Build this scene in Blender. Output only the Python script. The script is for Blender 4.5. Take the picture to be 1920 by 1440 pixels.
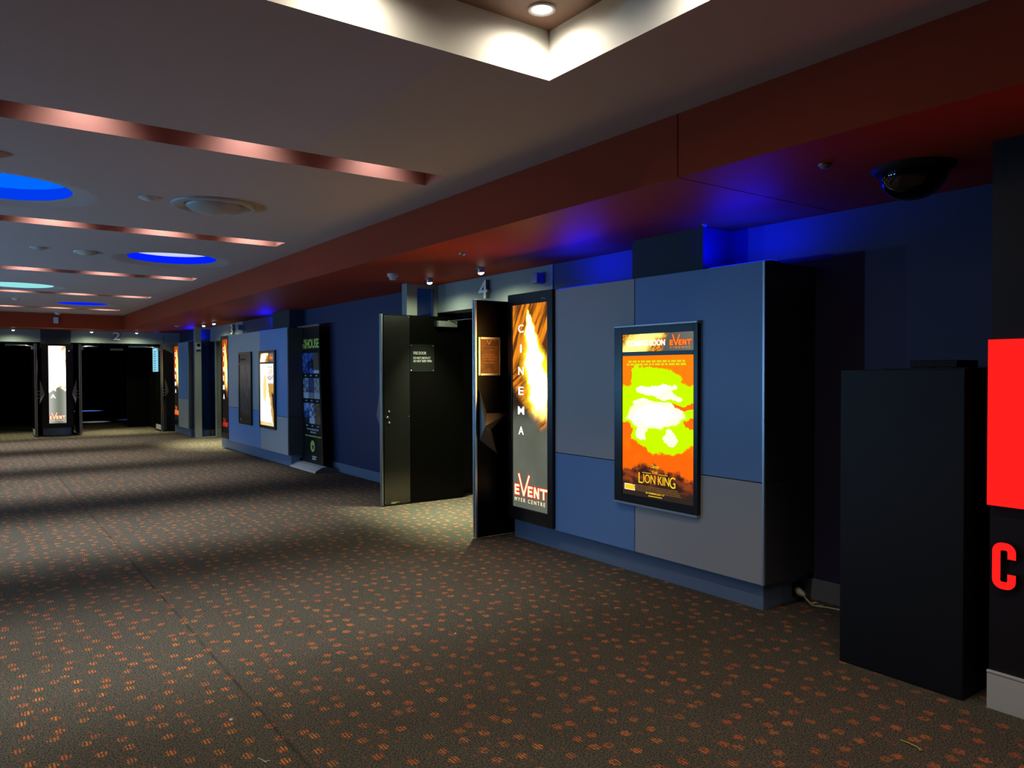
import bpy, bmesh, math, random
from mathutils import Vector, Matrix
from mathutils.geometry import delaunay_2d_cdt

# ------------------------------------------------------------------ clean, camera, world, exposure
for o in list(bpy.data.objects):
    bpy.data.objects.remove(o, do_unlink=True)
scene = bpy.context.scene
COL = scene.collection
random.seed(7)
PI = math.pi


def R(a):
    return math.radians(a)


def make_camera():
    yaw, pitch, roll = R(35.846), R(-1.0138), R(-0.158)
    cy, sy, cp, sp = math.cos(yaw), math.sin(yaw), math.cos(pitch), math.sin(pitch)
    F = Vector((sy * cp, cy * cp, sp))
    Rt = Vector((cy, -sy, 0))
    U = Rt.cross(F)
    cr, sr = math.cos(roll), math.sin(roll)
    R2 = Rt * cr + U * sr
    U2 = -Rt * sr + U * cr
    cam = bpy.data.cameras.new('camera')
    cam.sensor_fit = 'HORIZONTAL'
    cam.sensor_width = 36.0
    cam.lens = 36.0 * 1412.29 / 1920
    cam.clip_start, cam.clip_end = 0.05, 200
    ob = bpy.data.objects.new('camera', cam)
    m = Matrix((R2, U2, -F)).transposed().to_4x4()
    m.translation = Vector((0, 0, 1.5))
    ob.matrix_world = m
    COL.objects.link(ob)
    scene.camera = ob


make_camera()

world = bpy.data.worlds.new('world')
scene.world = world
world.use_nodes = True
world.node_tree.nodes['Background'].inputs[0].default_value = (0.02, 0.025, 0.035, 1)
world.node_tree.nodes['Background'].inputs[1].default_value = 0.2

vs = scene.view_settings
scene.display_settings.display_device = 'sRGB'
vs.view_transform = 'Standard'
vs.look = 'None'
vs.exposure = 0.0
vs.gamma = 1.0
vs.use_curve_mapping = False

# lamp powers, all in one place
P_SLOT = 150      # downlights up in the copper ceiling slots
P_TRAY = 22       # downlights of the white ceiling tray over the viewer
P_DOOR = 420       # pair of spotlights in front of each cinema door
P_BLUE = 14       # blue floodlights standing on the clad wall units
P_TEAL = 330       # added teal fill lamps at the left wall, unseen


def lamp(name, kind, loc, power, color, parent=None, spot=100, blend=0.6, radius=0.03, aim=(0, 0, -1)):
    d = bpy.data.lights.new(name, kind)
    d.energy = power
    d.color = color
    d.shadow_soft_size = radius
    if kind == 'SPOT':
        d.spot_size = R(spot)
        d.spot_blend = blend
    o = bpy.data.objects.new(name, d)
    COL.objects.link(o)
    o.rotation_euler = Vector(aim).to_track_quat('-Z', 'Y').to_euler()
    if parent is not None:
        o.parent = parent
        o.location = Vector(loc) - wloc(parent)
    else:
        o.location = loc
    return o


# ------------------------------------------------------------------ objects
def wloc(o):
    v = Vector((0, 0, 0))
    while o is not None:
        v = v + o.location
        o = o.parent
    return v


def tag(o, label=None, cat=None, group=None, kind=None):
    if label:
        o['label'] = label
    if cat:
        o['category'] = cat
    if group:
        o['group'] = group
    if kind:
        o['kind'] = kind
    return o


def thing(name, label, cat, loc, group=None, kind=None):
    o = bpy.data.objects.new(name, None)
    o.empty_display_size = 0.1
    COL.objects.link(o)
    o.location = loc
    return tag(o, label, cat, group, kind)


class Fr:
    """A flat working frame: origin, right and up as the viewer of that face sees them; n points out of the face."""

    def __init__(s, o, r, u):
        s.o, s.r, s.u = Vector(o), Vector(r).normalized(), Vector(u).normalized()
        s.n = s.r.cross(s.u)

    def p(s, a, b, c=0.0):
        return s.o + s.r * a + s.u * b + s.n * c


WORLD = Fr((0, 0, 0), (1, 0, 0), (0, 1, 0))


def face_w(x, y=0.0, z=0.0):      # a face that looks towards -X: right is -Y
    return Fr((x, y, z), (0, -1, 0), (0, 0, 1))


def face_s(y, x=0.0, z=0.0):      # a face that looks towards -Y: right is +X
    return Fr((x, y, z), (1, 0, 0), (0, 0, 1))


def face_n(y, x=0.0, z=0.0):      # a face that looks towards +Y: right is -X
    return Fr((x, y, z), (-1, 0, 0), (0, 0, 1))


def face_e(x, y=0.0, z=0.0):      # a face that looks towards +X: right is +Y
    return Fr((x, y, z), (0, 1, 0), (0, 0, 1))


class MB:
    def __init__(s):
        s.v, s.f, s.mi, s.uv, s.sm = [], [], [], {}, []

    def add(s, vs, fs, mi=0, smooth=False):
        b = len(s.v)
        s.v += [Vector(v) for v in vs]
        for f in fs:
            s.f.append([b + i for i in f])
            s.mi.append(mi)
            s.sm.append(smooth)
        return s

    def box(s, x0, x1, y0, y1, z0, z1, mi=0, fr=WORLD):
        P = [fr.p(x, y, z) for z in (z0, z1) for y in (y0, y1) for x in (x0, x1)]
        return s.add(P, [(0, 2, 3, 1), (4, 5, 7, 6), (0, 1, 5, 4), (2, 6, 7, 3), (0, 4, 6, 2), (1, 3, 7, 5)], mi)

    def quad(s, pts, mi=0, uv=True):
        s.add(pts, [tuple(range(len(pts)))], mi)
        if uv and len(pts) == 4:
            s.uv[len(s.f) - 1] = [(0, 0), (1, 0), (1, 1), (0, 1)]
        return s

    def slab(s, fr, u0, u1, v0, v1, w0, w1, mi=0):
        """box whose front face (w1) carries a 0-1 UV"""
        s.box(u0, u1, v0, v1, w0, w1, mi, fr)
        s.uv[len(s.f) - 5] = [(0, 0), (1, 0), (1, 1), (0, 1)]
        return s

    def poly(s, fr, pts, w0, w1, mi=0):
        """extruded polygon (points counter-clockwise seen from the front)"""
        n = len(pts)
        a = [fr.p(x, y, w0) for x, y in pts]
        b = [fr.p(x, y, w1) for x, y in pts]
        fs = [tuple(range(n - 1, -1, -1)), tuple(range(n, 2 * n))]
        fs += [(i, (i + 1) % n, n + (i + 1) % n, n + i) for i in range(n)]
        return s.add(a + b, fs, mi)

    def bar(s, fr, p0, p1, width, w0, w1, mi=0):
        (x0, y0), (x1, y1) = p0, p1
        d = Vector((x1 - x0, y1 - y0)).normalized() * width / 2
        px, py = -d.y, d.x
        return s.poly(fr, [(x0 - px, y0 - py), (x1 - px, y1 - py), (x1 + px, y1 + py), (x0 + px, y0 + py)], w0, w1, mi)

    def lathe(s, c, prof, n=32, mi=0, axis=None, smooth=True, close=False):
        """profile (radius, height) turned about an axis through c"""
        ax = Vector(axis or (0, 0, 1)).normalized()
        a = ax.orthogonal().normalized()
        b = ax.cross(a)
        vs = []
        for r, h in prof:
            for i in range(n):
                t = 2 * PI * i / n
                vs.append(Vector(c) + ax * h + (a * math.cos(t) + b * math.sin(t)) * r)
        fs = []
        m = len(prof)
        for j in range(m - 1):
            for i in range(n):
                k = (i + 1) % n
                fs.append((j * n + i, j * n + k, (j + 1) * n + k, (j + 1) * n + i))
        s.add(vs, fs, mi, smooth)
        return s

    def disc(s, c, r, n=32, mi=0, axis=(0, 0, 1)):
        ax = Vector(axis).normalized()
        a = ax.orthogonal().normalized()
        b = ax.cross(a)
        return s.add([Vector(c) + (a * math.cos(2 * PI * i / n) + b * math.sin(2 * PI * i / n)) * r for i in range(n)], [tuple(range(n))], mi)

    def cyl(s, c, r, h0, h1, n=24, mi=0, axis=(0, 0, 1)):
        return s.lathe(c, [(0.0001, h0), (r, h0), (r, h1), (0.0001, h1)], n, mi, axis, smooth=False)

    def tube(s, pts, r, n=10, mi=0):
        pts = [Vector(p) for p in pts]
        rings = []
        for i, p in enumerate(pts):
            t = (pts[min(i + 1, len(pts) - 1)] - pts[max(i - 1, 0)]).normalized()
            ref = Vector((0, 0, 1)) if abs(t.z) < 0.9 else Vector((1, 0, 0))
            a = t.cross(ref).normalized()
            b = t.cross(a)
            rings.append([p + (a * math.cos(2 * PI * k / n) + b * math.sin(2 * PI * k / n)) * r for k in range(n)])
        vs = [v for rg in rings for v in rg]
        fs = []
        for j in range(len(rings) - 1):
            for k in range(n):
                k2 = (k + 1) % n
                fs.append((j * n + k, j * n + k2, (j + 1) * n + k2, (j + 1) * n + k))
        fs.append(tuple(range(n - 1, -1, -1)))
        fs.append(tuple((len(rings) - 1) * n + k for k in range(n)))
        return s.add(vs, fs, mi, True)

    def build(s, name, mats, parent=None, bevel=0.0, origin=None):
        if not isinstance(mats, (list, tuple)):
            mats = [mats]
        off = wloc(parent) if parent is not None else Vector(origin or (0, 0, 0))
        me = bpy.data.meshes.new(name)
        me.from_pydata([v - off for v in s.v], [], s.f)
        for m in mats:
            me.materials.append(m)
        for i, p in enumerate(me.polygons):
            p.material_index = s.mi[i]
            p.use_smooth = s.sm[i]
        if s.uv:
            ul = me.uv_layers.new(name='uv')
            for fi, uvs in s.uv.items():
                pl = me.polygons[fi]
                for k, li in enumerate(pl.loop_indices):
                    ul.data[li].uv = uvs[k]
        bm = bmesh.new()
        bm.from_mesh(me)
        if not s.uv:
            bmesh.ops.recalc_face_normals(bm, faces=bm.faces)
        bm.to_mesh(me)
        bm.free()
        o = bpy.data.objects.new(name, me)
        COL.objects.link(o)
        if parent is not None:
            o.parent = parent
        elif origin:
            o.location = origin
        if bevel:
            b = o.modifiers.new('bevel', 'BEVEL')
            b.width = bevel
            b.segments = 2
            b.limit_method = 'ANGLE'
        return o


def text_mesh(s, fr, x, y, w, h, depth, mats, parent, name='lettering', bold=0.0, shear=0.0, spacing=1.0, w0=0.0):
    """lettering fitted into the box (x, y, w, h) of a frame; h is the cap height, one mesh"""
    c = bpy.data.curves.new('tmp', 'FONT')
    c.body = s
    c.extrude = 0.05
    c.offset = bold
    c.shear = shear
    c.space_character = spacing
    c.resolution_u = 6
    o = bpy.data.objects.new('tmp', c)
    COL.objects.link(o)
    dg = bpy.context.evaluated_depsgraph_get()
    me = bpy.data.meshes.new_from_object(o.evaluated_get(dg))
    bpy.data.objects.remove(o, do_unlink=True)
    bpy.data.curves.remove(c)
    xs = [v.co.x for v in me.vertices]
    ys = [v.co.y for v in me.vertices]
    x0, x1, y0, y1 = min(xs), max(xs), min(ys), max(ys)
    off = wloc(parent) if parent is not None else Vector((0, 0, 0))
    for v in me.vertices:
        a = x + (v.co.x - x0) / (x1 - x0) * w
        b = y + (v.co.y - y0) / (y1 - y0) * h
        d = w0 + (depth if v.co.z > 0 else 0.0)
        v.co = fr.p(a, b, d) - off
    me.name = name
    me.materials.clear()
    ms = mats if isinstance(mats, (list, tuple)) else [mats]
    for m in ms:
        me.materials.append(m)
    if len(ms) > 1:
        from mathutils.geometry import normal as nrm
        for p in me.polygons:
            nn = nrm([me.vertices[i].co for i in list(p.vertices)[:4]])
            p.material_index = 0 if abs(nn.dot(fr.n)) > 0.7 else 1
    ob = bpy.data.objects.new(name, me)
    COL.objects.link(ob)
    if parent is not None:
        ob.parent = parent
    return ob


# ------------------------------------------------------------------ materials
def sr(r, g, b):
    def f(c):
        c /= 255.0
        return c / 12.92 if c <= 0.04045 else ((c + 0.055) / 1.055) ** 2.4
    return (f(r), f(g), f(b), 1.0)


class G:
    """small shader-node builder"""

    def __init__(s, name):
        s.m = bpy.data.materials.new(name)
        s.m.use_nodes = True
        s.nt = s.m.node_tree
        s.nt.nodes.clear()
        s.out = s.nt.nodes.new('ShaderNodeOutputMaterial')

    def n(s, t, **kw):
        nd = s.nt.nodes.new(t)
        for k, v in kw.items():
            setattr(nd, k, v)
        return nd

    def put(s, sock, v):
        if isinstance(v, bpy.types.NodeSocket):
            s.nt.links.new(v, sock)
        else:
            sock.default_value = v

    def m_(s, op, a, b=0.0, c=0.0):
        nd = s.n('ShaderNodeMath', operation=op)
        s.put(nd.inputs[0], a)
        s.put(nd.inputs[1], b)
        s.put(nd.inputs[2], c)
        return nd.outputs[0]

    def add(s, a, b): return s.m_('ADD', a, b)
    def sub(s, a, b): return s.m_('SUBTRACT', a, b)
    def mul(s, a, b): return s.m_('MULTIPLY', a, b)
    def mx(s, a, b): return s.m_('MAXIMUM', a, b)
    def mn(s, a, b): return s.m_('MINIMUM', a, b)

    def ss(s, v, lo, hi, a=0.0, b=1.0):
        nd = s.n('ShaderNodeMapRange', interpolation_type='SMOOTHSTEP')
        s.put(nd.inputs[0], v)
        s.put(nd.inputs[1], lo)
        s.put(nd.inputs[2], hi)
        s.put(nd.inputs[3], a)
        s.put(nd.inputs[4], b)
        return nd.outputs[0]

    def xyz(s, x, y, z=0.0):
        nd = s.n('ShaderNodeCombineXYZ')
        s.put(nd.inputs[0], x)
        s.put(nd.inputs[1], y)
        s.put(nd.inputs[2], z)
        return nd.outputs[0]

    def sep(s, v):
        nd = s.n('ShaderNodeSeparateXYZ')
        s.put(nd.inputs[0], v)
        return nd.outputs

    def noise(s, vec, scale=5.0, detail=2.0, rough=0.5, col=False):
        nd = s.n('ShaderNodeTexNoise')
        s.put(nd.inputs['Vector'], vec)
        nd.inputs['Scale'].default_value = scale
        nd.inputs['Detail'].default_value = detail
        nd.inputs['Roughness'].default_value = rough
        return nd.outputs['Color' if col else 0]

    def mix(s, f, a, b):
        nd = s.n('ShaderNodeMix', data_type='RGBA')
        s.put(nd.inputs[0], f)
        s.put(nd.inputs[6], a)
        s.put(nd.inputs[7], b)
        return nd.outputs[2]

    def uv(s):
        nd = s.n('ShaderNodeTexCoord')
        o = s.sep(nd.outputs['UV'])
        return o[0], o[1]

    def obj(s):
        return s.n('ShaderNodeTexCoord').outputs['Object']

    def geo(s):
        return s.n('ShaderNodeNewGeometry').outputs['Position']

    def bsdf(s, color, rough=0.5, metal=0.0, spec=0.5, bump=None, bstr=0.3, bdist=0.01, **kw):
        b = s.n('ShaderNodeBsdfPrincipled')
        s.put(b.inputs['Base Color'], color)
        s.put(b.inputs['Roughness'], rough)
        s.put(b.inputs['Metallic'], metal)
        s.put(b.inputs['Specular IOR Level'], spec)
        for k, v in kw.items():
            s.put(b.inputs[k.replace('_', ' ')], v)
        if bump is not None:
            bn = s.n('ShaderNodeBump')
            bn.inputs['Strength'].default_value = bstr
            bn.inputs['Distance'].default_value = bdist
            s.put(bn.inputs['Height'], bump)
            s.nt.links.new(bn.outputs[0], b.inputs['Normal'])
        s.nt.links.new(b.outputs[0], s.out.inputs[0])
        return s.m

    def emit(s, color, strength=1.0):
        e = s.n('ShaderNodeEmission')
        s.put(e.inputs[0], color)
        s.put(e.inputs[1], strength)
        s.nt.links.new(e.outputs[0], s.out.inputs[0])
        return s.m


def paint(name, col, rough=0.6, var=0.08, scale=3.0, bump=0.05, spec=0.3, metal=0.0):
    g = G(name)
    p = g.obj()
    nz = g.noise(p, scale, 4.0, 0.6)
    dark = tuple(c * (1 - var) for c in col[:3]) + (1,)
    light = tuple(min(1, c * (1 + var)) for c in col[:3]) + (1,)
    c = g.mix(nz, dark, light)
    fine = g.noise(p, 220.0, 2.0)
    return g.bsdf(c, rough, metal, spec, bump=fine, bstr=bump, bdist=0.002)


def glow(name, col, strength):
    g = G(name)
    return g.emit(col, strength)


M = {}
M['ceiling'] = paint('ceiling_paint', (0.52, 0.44, 0.42, 1), 0.75, 0.03, 0.8, 0.04)
M['rust'] = paint('rust_red_paint', (0.36, 0.055, 0.022, 1), 0.55, 0.05, 1.2, 0.04, 0.06)
M['navy'] = paint('navy_wall_paint', (0.044, 0.046, 0.108, 1), 0.55, 0.05, 1.2, 0.05)
M['charcoal'] = paint('charcoal_paint', (0.035, 0.042, 0.05, 1), 0.6, 0.05, 1.2, 0.05)
M['plum'] = paint('near_black_plum_paint', (0.012, 0.009, 0.012, 1), 0.45, 0.05)
M['header'] = paint('grey_green_header_paint', (0.22, 0.25, 0.25, 1), 0.5, 0.04, 1.0)
M['white'] = paint('white_tray_paint', (0.62, 0.62, 0.58, 1), 0.6, 0.02)
M['brown'] = paint('brown_tray_paint', (0.16, 0.085, 0.055, 1), 0.55, 0.04)
M['lam_blue'] = paint('blue_laminate', (0.16, 0.32, 0.64, 1), 0.38, 0.03, 0.8, 0.02, 0.4)
M['lam_grey'] = paint('grey_laminate', (0.44, 0.46, 0.48, 1), 0.38, 0.03, 0.8, 0.02, 0.4)
M['lam_side'] = paint('dark_laminate', (0.07, 0.072, 0.08, 1), 0.4, 0.03, 0.8, 0.02, 0.3)
M['plinth'] = paint('blue_grey_plinth', (0.17, 0.24, 0.37, 1), 0.4, 0.04, 1.0, 0.02, 0.4)
M['skirt'] = paint('grey_blue_skirting', (0.20, 0.23, 0.30, 1), 0.45, 0.04)
M['black'] = paint('black_frame_lacquer', (0.006, 0.006, 0.007, 1), 0.28, 0.05, 2.0, 0.01, 0.5)
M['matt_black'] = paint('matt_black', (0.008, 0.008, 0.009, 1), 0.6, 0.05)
M['door_black'] = paint('black_door_laminate', (0.0028, 0.0026, 0.0022, 1), 0.3, 0.05, 2.0, 0.01, 0.10)
M['cabinet'] = paint('black_plinth_paint', (0.007, 0.008, 0.011, 1), 0.5, 0.06, 1.0)
M['alu'] = paint('brushed_aluminium', (0.50, 0.52, 0.53, 1), 0.35, 0.06, 9.0, 0.03, 0.5, 1.0)
M['alu_paint'] = paint('grey_green_aluminium', (0.30, 0.33, 0.31, 1), 0.4, 0.04, 4.0, 0.02, 0.5, 0.25)
M['white_plastic'] = paint('white_plastic', (0.62, 0.62, 0.60, 1), 0.4, 0.03)
M['cream'] = paint('cream_plastic', (0.55, 0.52, 0.42, 1), 0.45, 0.05)
M['vent'] = paint('enamelled_vent', (0.42, 0.41, 0.39, 1), 0.35, 0.03)
M['blue_box'] = paint('blue_grey_plastic', (0.12, 0.16, 0.30, 1), 0.4, 0.03)
M['star'] = paint('cast_bronze_grey', (0.26, 0.24, 0.22, 1), 0.34, 0.05, 6.0, 0.02, 0.5, 0.7)
M['rail'] = paint('satin_rail', (0.42, 0.45, 0.50, 1), 0.35, 0.04, 6.0, 0.02, 0.5, 0.6)


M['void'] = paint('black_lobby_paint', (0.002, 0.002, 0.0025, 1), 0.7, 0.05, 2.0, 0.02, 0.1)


def steel():
    g = G('stainless_push_plate')
    p = g.obj()
    s = g.sep(p)
    brush = g.noise(g.xyz(g.mul(s[0], 3.0), s[1], g.mul(s[2], 300.0)), 1.0, 3.0)
    wob = g.noise(g.xyz(s[0], s[1], s[2]), 1.6, 2.0)
    return g.bsdf((0.12, 0.12, 0.11, 1), g.add(0.14, g.mul(brush, 0.12)), 0.9, 0.5, bump=wob, bstr=0.25, bdist=0.02)


M['steel'] = steel()


def copper():
    g = G('copper_lining')
    p = g.obj()
    s = g.sep(p)
    br = g.noise(g.xyz(g.mul(s[0], 1.5), g.mul(s[1], 90.0), g.mul(s[2], 90.0)), 1.0, 3.0)
    return g.bsdf((0.30, 0.135, 0.11, 1), g.add(0.45, g.mul(br, 0.15)), 0.2, 0.3)


M['copper'] = copper()


def glassy(name, col, alpha_mix):
    g = G(name)
    t = g.n('ShaderNodeBsdfTransparent')
    t.inputs[0].default_value = col
    gl = g.n('ShaderNodeBsdfGlossy')
    gl.inputs['Roughness'].default_value = 0.03
    gl.inputs[0].default_value = (0.8, 0.85, 0.9, 1)
    fr = g.n('ShaderNodeFresnel')
    fr.inputs[0].default_value = 1.45
    mx = g.n('ShaderNodeMixShader')
    g.nt.links.new(g.mul(fr.outputs[0], alpha_mix), mx.inputs[0])
    g.nt.links.new(t.outputs[0], mx.inputs[1])
    g.nt.links.new(gl.outputs[0], mx.inputs[2])
    g.nt.links.new(mx.outputs[0], g.out.inputs[0])
    return g.m


M['blue_glass'] = glassy('blue_tinted_glass', (0.45, 0.64, 0.85, 1), 1.0)


def dome_mat():
    g = G('smoked_dome')
    return g.bsdf((0.004, 0.004, 0.005, 1), 0.04, 0.0, 0.6)


M['dome'] = dome_mat()


def carpet():
    g = G('patterned_carpet')
    pos = g.geo()
    s = g.sep(pos)
    # main motifs: jittered grid of tufted clusters made of short dashes along the corridor
    def cluster(scale, rnd, hw, hl, seed):
        vec = g.xyz(g.add(s[0], seed), g.add(s[1], seed * 1.7), 0.0)
        v = g.n('ShaderNodeTexVoronoi', voronoi_dimensions='2D', feature='F1')
        g.put(v.inputs['Vector'], vec)
        v.inputs['Scale'].default_value = scale
        v.inputs['Randomness'].default_value = rnd
        cp = g.sep(v.outputs['Position'])
        vx, vy = g.sep(vec)[0], g.sep(vec)[1]
        # position output is in texture space divided by scale already
        dx = g.sub(vx, cp[0])
        dy = g.sub(vy, cp[1])
        col = g.sep(v.outputs['Color'])
        wob = g.noise(pos, 90.0, 1.0)
        e = g.add(g.m_('POWER', g.m_('ABSOLUTE', g.m_('DIVIDE', dx, hw)), 2.0), g.m_('POWER', g.m_('ABSOLUTE', g.m_('DIVIDE', dy, hl)), 2.0))
        e = g.add(e, g.mul(g.sub(wob, 0.5), 2.5))
        inside = g.ss(e, 1.15, 0.85)
        return inside, col, dx, dy
    a, ca, dx, dy = cluster(8.3, 0.66, 0.0215, 0.0235, 0.0)
    # dash texture inside: columns across X, broken along Y
    colm = g.ss(g.m_('SINE', g.mul(dx, 2 * PI / 0.0135)), -0.6, 0.2)
    brk = g.ss(g.noise(g.xyz(g.mul(s[0], 85.0), g.mul(s[1], 52.0), 0.0), 1.0, 1.0), 0.38, 0.50)
    motif = g.mul(g.mul(a, colm), g.add(0.12, g.mul(brk, 0.88)))
    b, cb, _, _ = cluster(13.0, 1.0, 0.008, 0.011, 3.3)
    small = g.mul(b, g.ss(cb[0], 0.35, 0.45))
    # base pile
    fib = g.noise(pos, 300.0, 2.0, 0.7)
    mid = g.noise(pos, 130.0, 3.0, 0.7)
    big = g.noise(pos, 1.7, 3.0, 0.6)
    base = g.mix(g.ss(g.add(g.mul(fib, 0.5), g.mul(mid, 0.5)), 0.42, 0.58), (0.015, 0.015, 0.012, 1), (0.20, 0.188, 0.150, 1))
    flk = g.ss(g.noise(pos, 210.0, 1.0), 0.63, 0.69)
    base = g.mix(g.mul(flk, 0.6), base, (0.34, 0.30, 0.24, 1))
    orange = g.mix(ca[1], (0.86, 0.17, 0.04, 1), (0.95, 0.30, 0.055, 1))
    rust = (0.33, 0.11, 0.05, 1)
    c = g.mix(g.mul(small, 0.75), base, rust)
    c = g.mix(g.mul(motif, g.add(0.62, g.mul(ca[2], 0.38))), c, orange)
    # worn patches and the carpet seam
    c = g.mix(g.ss(big, 0.45, 0.75, 0.0, 0.35), c, g.mix(0.5, c, (0.03, 0.028, 0.026, 1)))
    seam = g.ss(g.m_('ABSOLUTE', g.sub(g.add(s[0], g.mul(g.sub(g.noise(pos, 3.0), 0.5), 0.02)), 1.03)), 0.014, 0.001)
    c = g.mix(g.mul(seam, g.ss(g.noise(pos, 5.0), 0.3, 0.7, 0.15, 0.55)), c, (0.012, 0.011, 0.01, 1))
    hgt = g.add(g.mul(fib, 0.6), g.mul(mid, 0.6))
    return g.bsdf(c, 0.95, 0.0, 0.05, bump=hgt, bstr=0.6, bdist=0.006)


M['carpet'] = carpet()


# --- printed and backlit artwork
def streak(g, u, v, ang, fu, fv, asp, seed=0.0):
    ca, sa = math.cos(ang), math.sin(ang)
    U = g.mul(u, asp)
    a = g.add(g.mul(U, ca), g.mul(v, sa))
    b = g.sub(g.mul(v, ca), g.mul(U, sa))
    return g.noise(g.xyz(g.add(g.mul(a, fu), seed), g.mul(b, fv), 0.0), 1.0, 3.0, 0.6)


def cinema_art(name, tint, k, lime=False, hot=1.0):
    """tall backlit panel: beams of light over dark streaks, grey below. k scales the brightness"""
    g = G(name)
    u, v = g.uv()
    st = streak(g, u, v, R(62), 3.0, 26.0, 0.29)
    st2 = streak(g, u, v, R(28), 3.0, 34.0, 0.29, 7.0)
    up = g.ss(v, 0.62, 0.74)
    s_ = g.add(g.mul(st, up), g.mul(st2, g.sub(1.0, up)))
    org = g.mix(g.ss(s_, 0.40, 0.60), (0.10, 0.028, 0.008, 1), tint)
    # beam of light: axis runs from upper left to right of centre
    axis = g.add(0.42, g.mul(g.sub(0.97, v), 0.85))
    axis = g.mn(axis, 0.78)
    dist = g.m_('ABSOLUTE', g.sub(u, axis))
    wid = g.add(0.06, g.ss(v, 0.95, 0.66, 0.0, 0.22))
    dist = g.add(dist, g.mul(g.sub(g.noise(g.xyz(g.mul(u, 3.0), g.mul(v, 9.0)), 1.0, 4.0), 0.5), 0.5))
    dist = g.add(dist, g.mul(g.sub(s_, 0.5), 0.22))
    mid = g.mul(g.ss(v, 0.42, 0.58), g.ss(v, 0.985, 0.90))
    rel = g.m_('DIVIDE', dist, wid)
    core = g.mul(g.ss(rel, 1.05, 0.45), mid)
    halo = g.mul(g.ss(rel, 1.9, 0.9), mid)
    c = g.mix(g.mul(halo, 0.9), org, (1.0, 0.55, 0.02, 1))
    c = g.mix(g.mul(g.ss(rel, 1.35, 0.9), mid), c, (0.80, 0.95, 0.01, 1) if lime else (1.0, 0.7, 0.02, 1))
    c = g.mix(g.mul(core, hot), c, (14.0, 7.0, 1.6, 1) if lime else (2.6, 2.2, 1.2, 1))
    # dark left wedge in the middle and grey base
    line = g.add(0.455, g.mul(g.sub(u, 0.0), 0.02))
    edge = g.add(g.add(0.60, g.mul(u, -0.28)), g.mul(g.sub(st2, 0.5), 0.16))
    dk = g.ss(g.sub(v, edge), 0.02, -0.03)
    c = g.mix(dk, c, g.mix(g.ss(st2, 0.45, 0.7), (0.018, 0.014, 0.010, 1), (0.05, 0.04, 0.025, 1)))
    grey = g.mix(g.noise(g.xyz(g.mul(u, 2.0), g.mul(v, 5.0)), 1.0, 2.0), (0.070, 0.078, 0.056, 1), (0.135, 0.145, 0.115, 1))
    tail = g.mul(g.ss(u, 0.55, 0.75), g.ss(v, 0.36, 0.44))
    low = g.mul(g.ss(v, 0.52, 0.40), g.sub(1.0, g.mul(tail, g.ss(st, 0.45, 0.62))))
    if not lime:
        grey = (0.012, 0.009, 0.007, 1)
    c = g.mix(low, c, grey)
    return g.emit(c, k)


M['art_four'] = cinema_art('backlit_cinema_print_amber', (0.80, 0.24, 0.012, 1), 1.25, True)
M['art_three'] = cinema_art('backlit_cinema_print_orange', (0.85, 0.13, 0.008, 1), 1.1, False, 0.30)
M['art_two'] = cinema_art('backlit_cinema_print_red', (0.9, 0.11, 0.008, 1), 1.1, False, 0.22)


def white_art():
    g = G('overexposed_cinema_print')
    u, v = g.uv()
    st = streak(g, u, v, R(55), 4.0, 26.0, 0.2)
    c = (2.2, 2.1, 1.9, 1)
    cor = g.mul(g.ss(g.add(u, g.mul(v, 1.4)), 1.95, 2.15), 1.0)
    c = g.mix(g.mul(cor, g.ss(st, 0.35, 0.6)), c, (0.75, 0.36, 0.12, 1))
    band = g.mul(g.ss(v, 0.53, 0.47), g.ss(st, 0.40, 0.58))
    c = g.mix(band, c, (0.75, 0.40, 0.16, 1))
    edge = g.add(0.40, g.mul(g.sub(0.5, g.m_('ABSOLUTE', g.sub(u, 0.55))), 0.14))
    grey = g.mix(g.ss(g.m_('ABSOLUTE', g.sub(u, 0.6)), 0.0, 0.6), (0.17, 0.19, 0.14, 1), (0.42, 0.43, 0.38, 1))
    c = g.mix(g.ss(v, g.add(edge, 0.008), g.sub(edge, 0.008)), c, grey)
    return g.emit(c, 1.2)


M['art_white'] = white_art()


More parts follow.
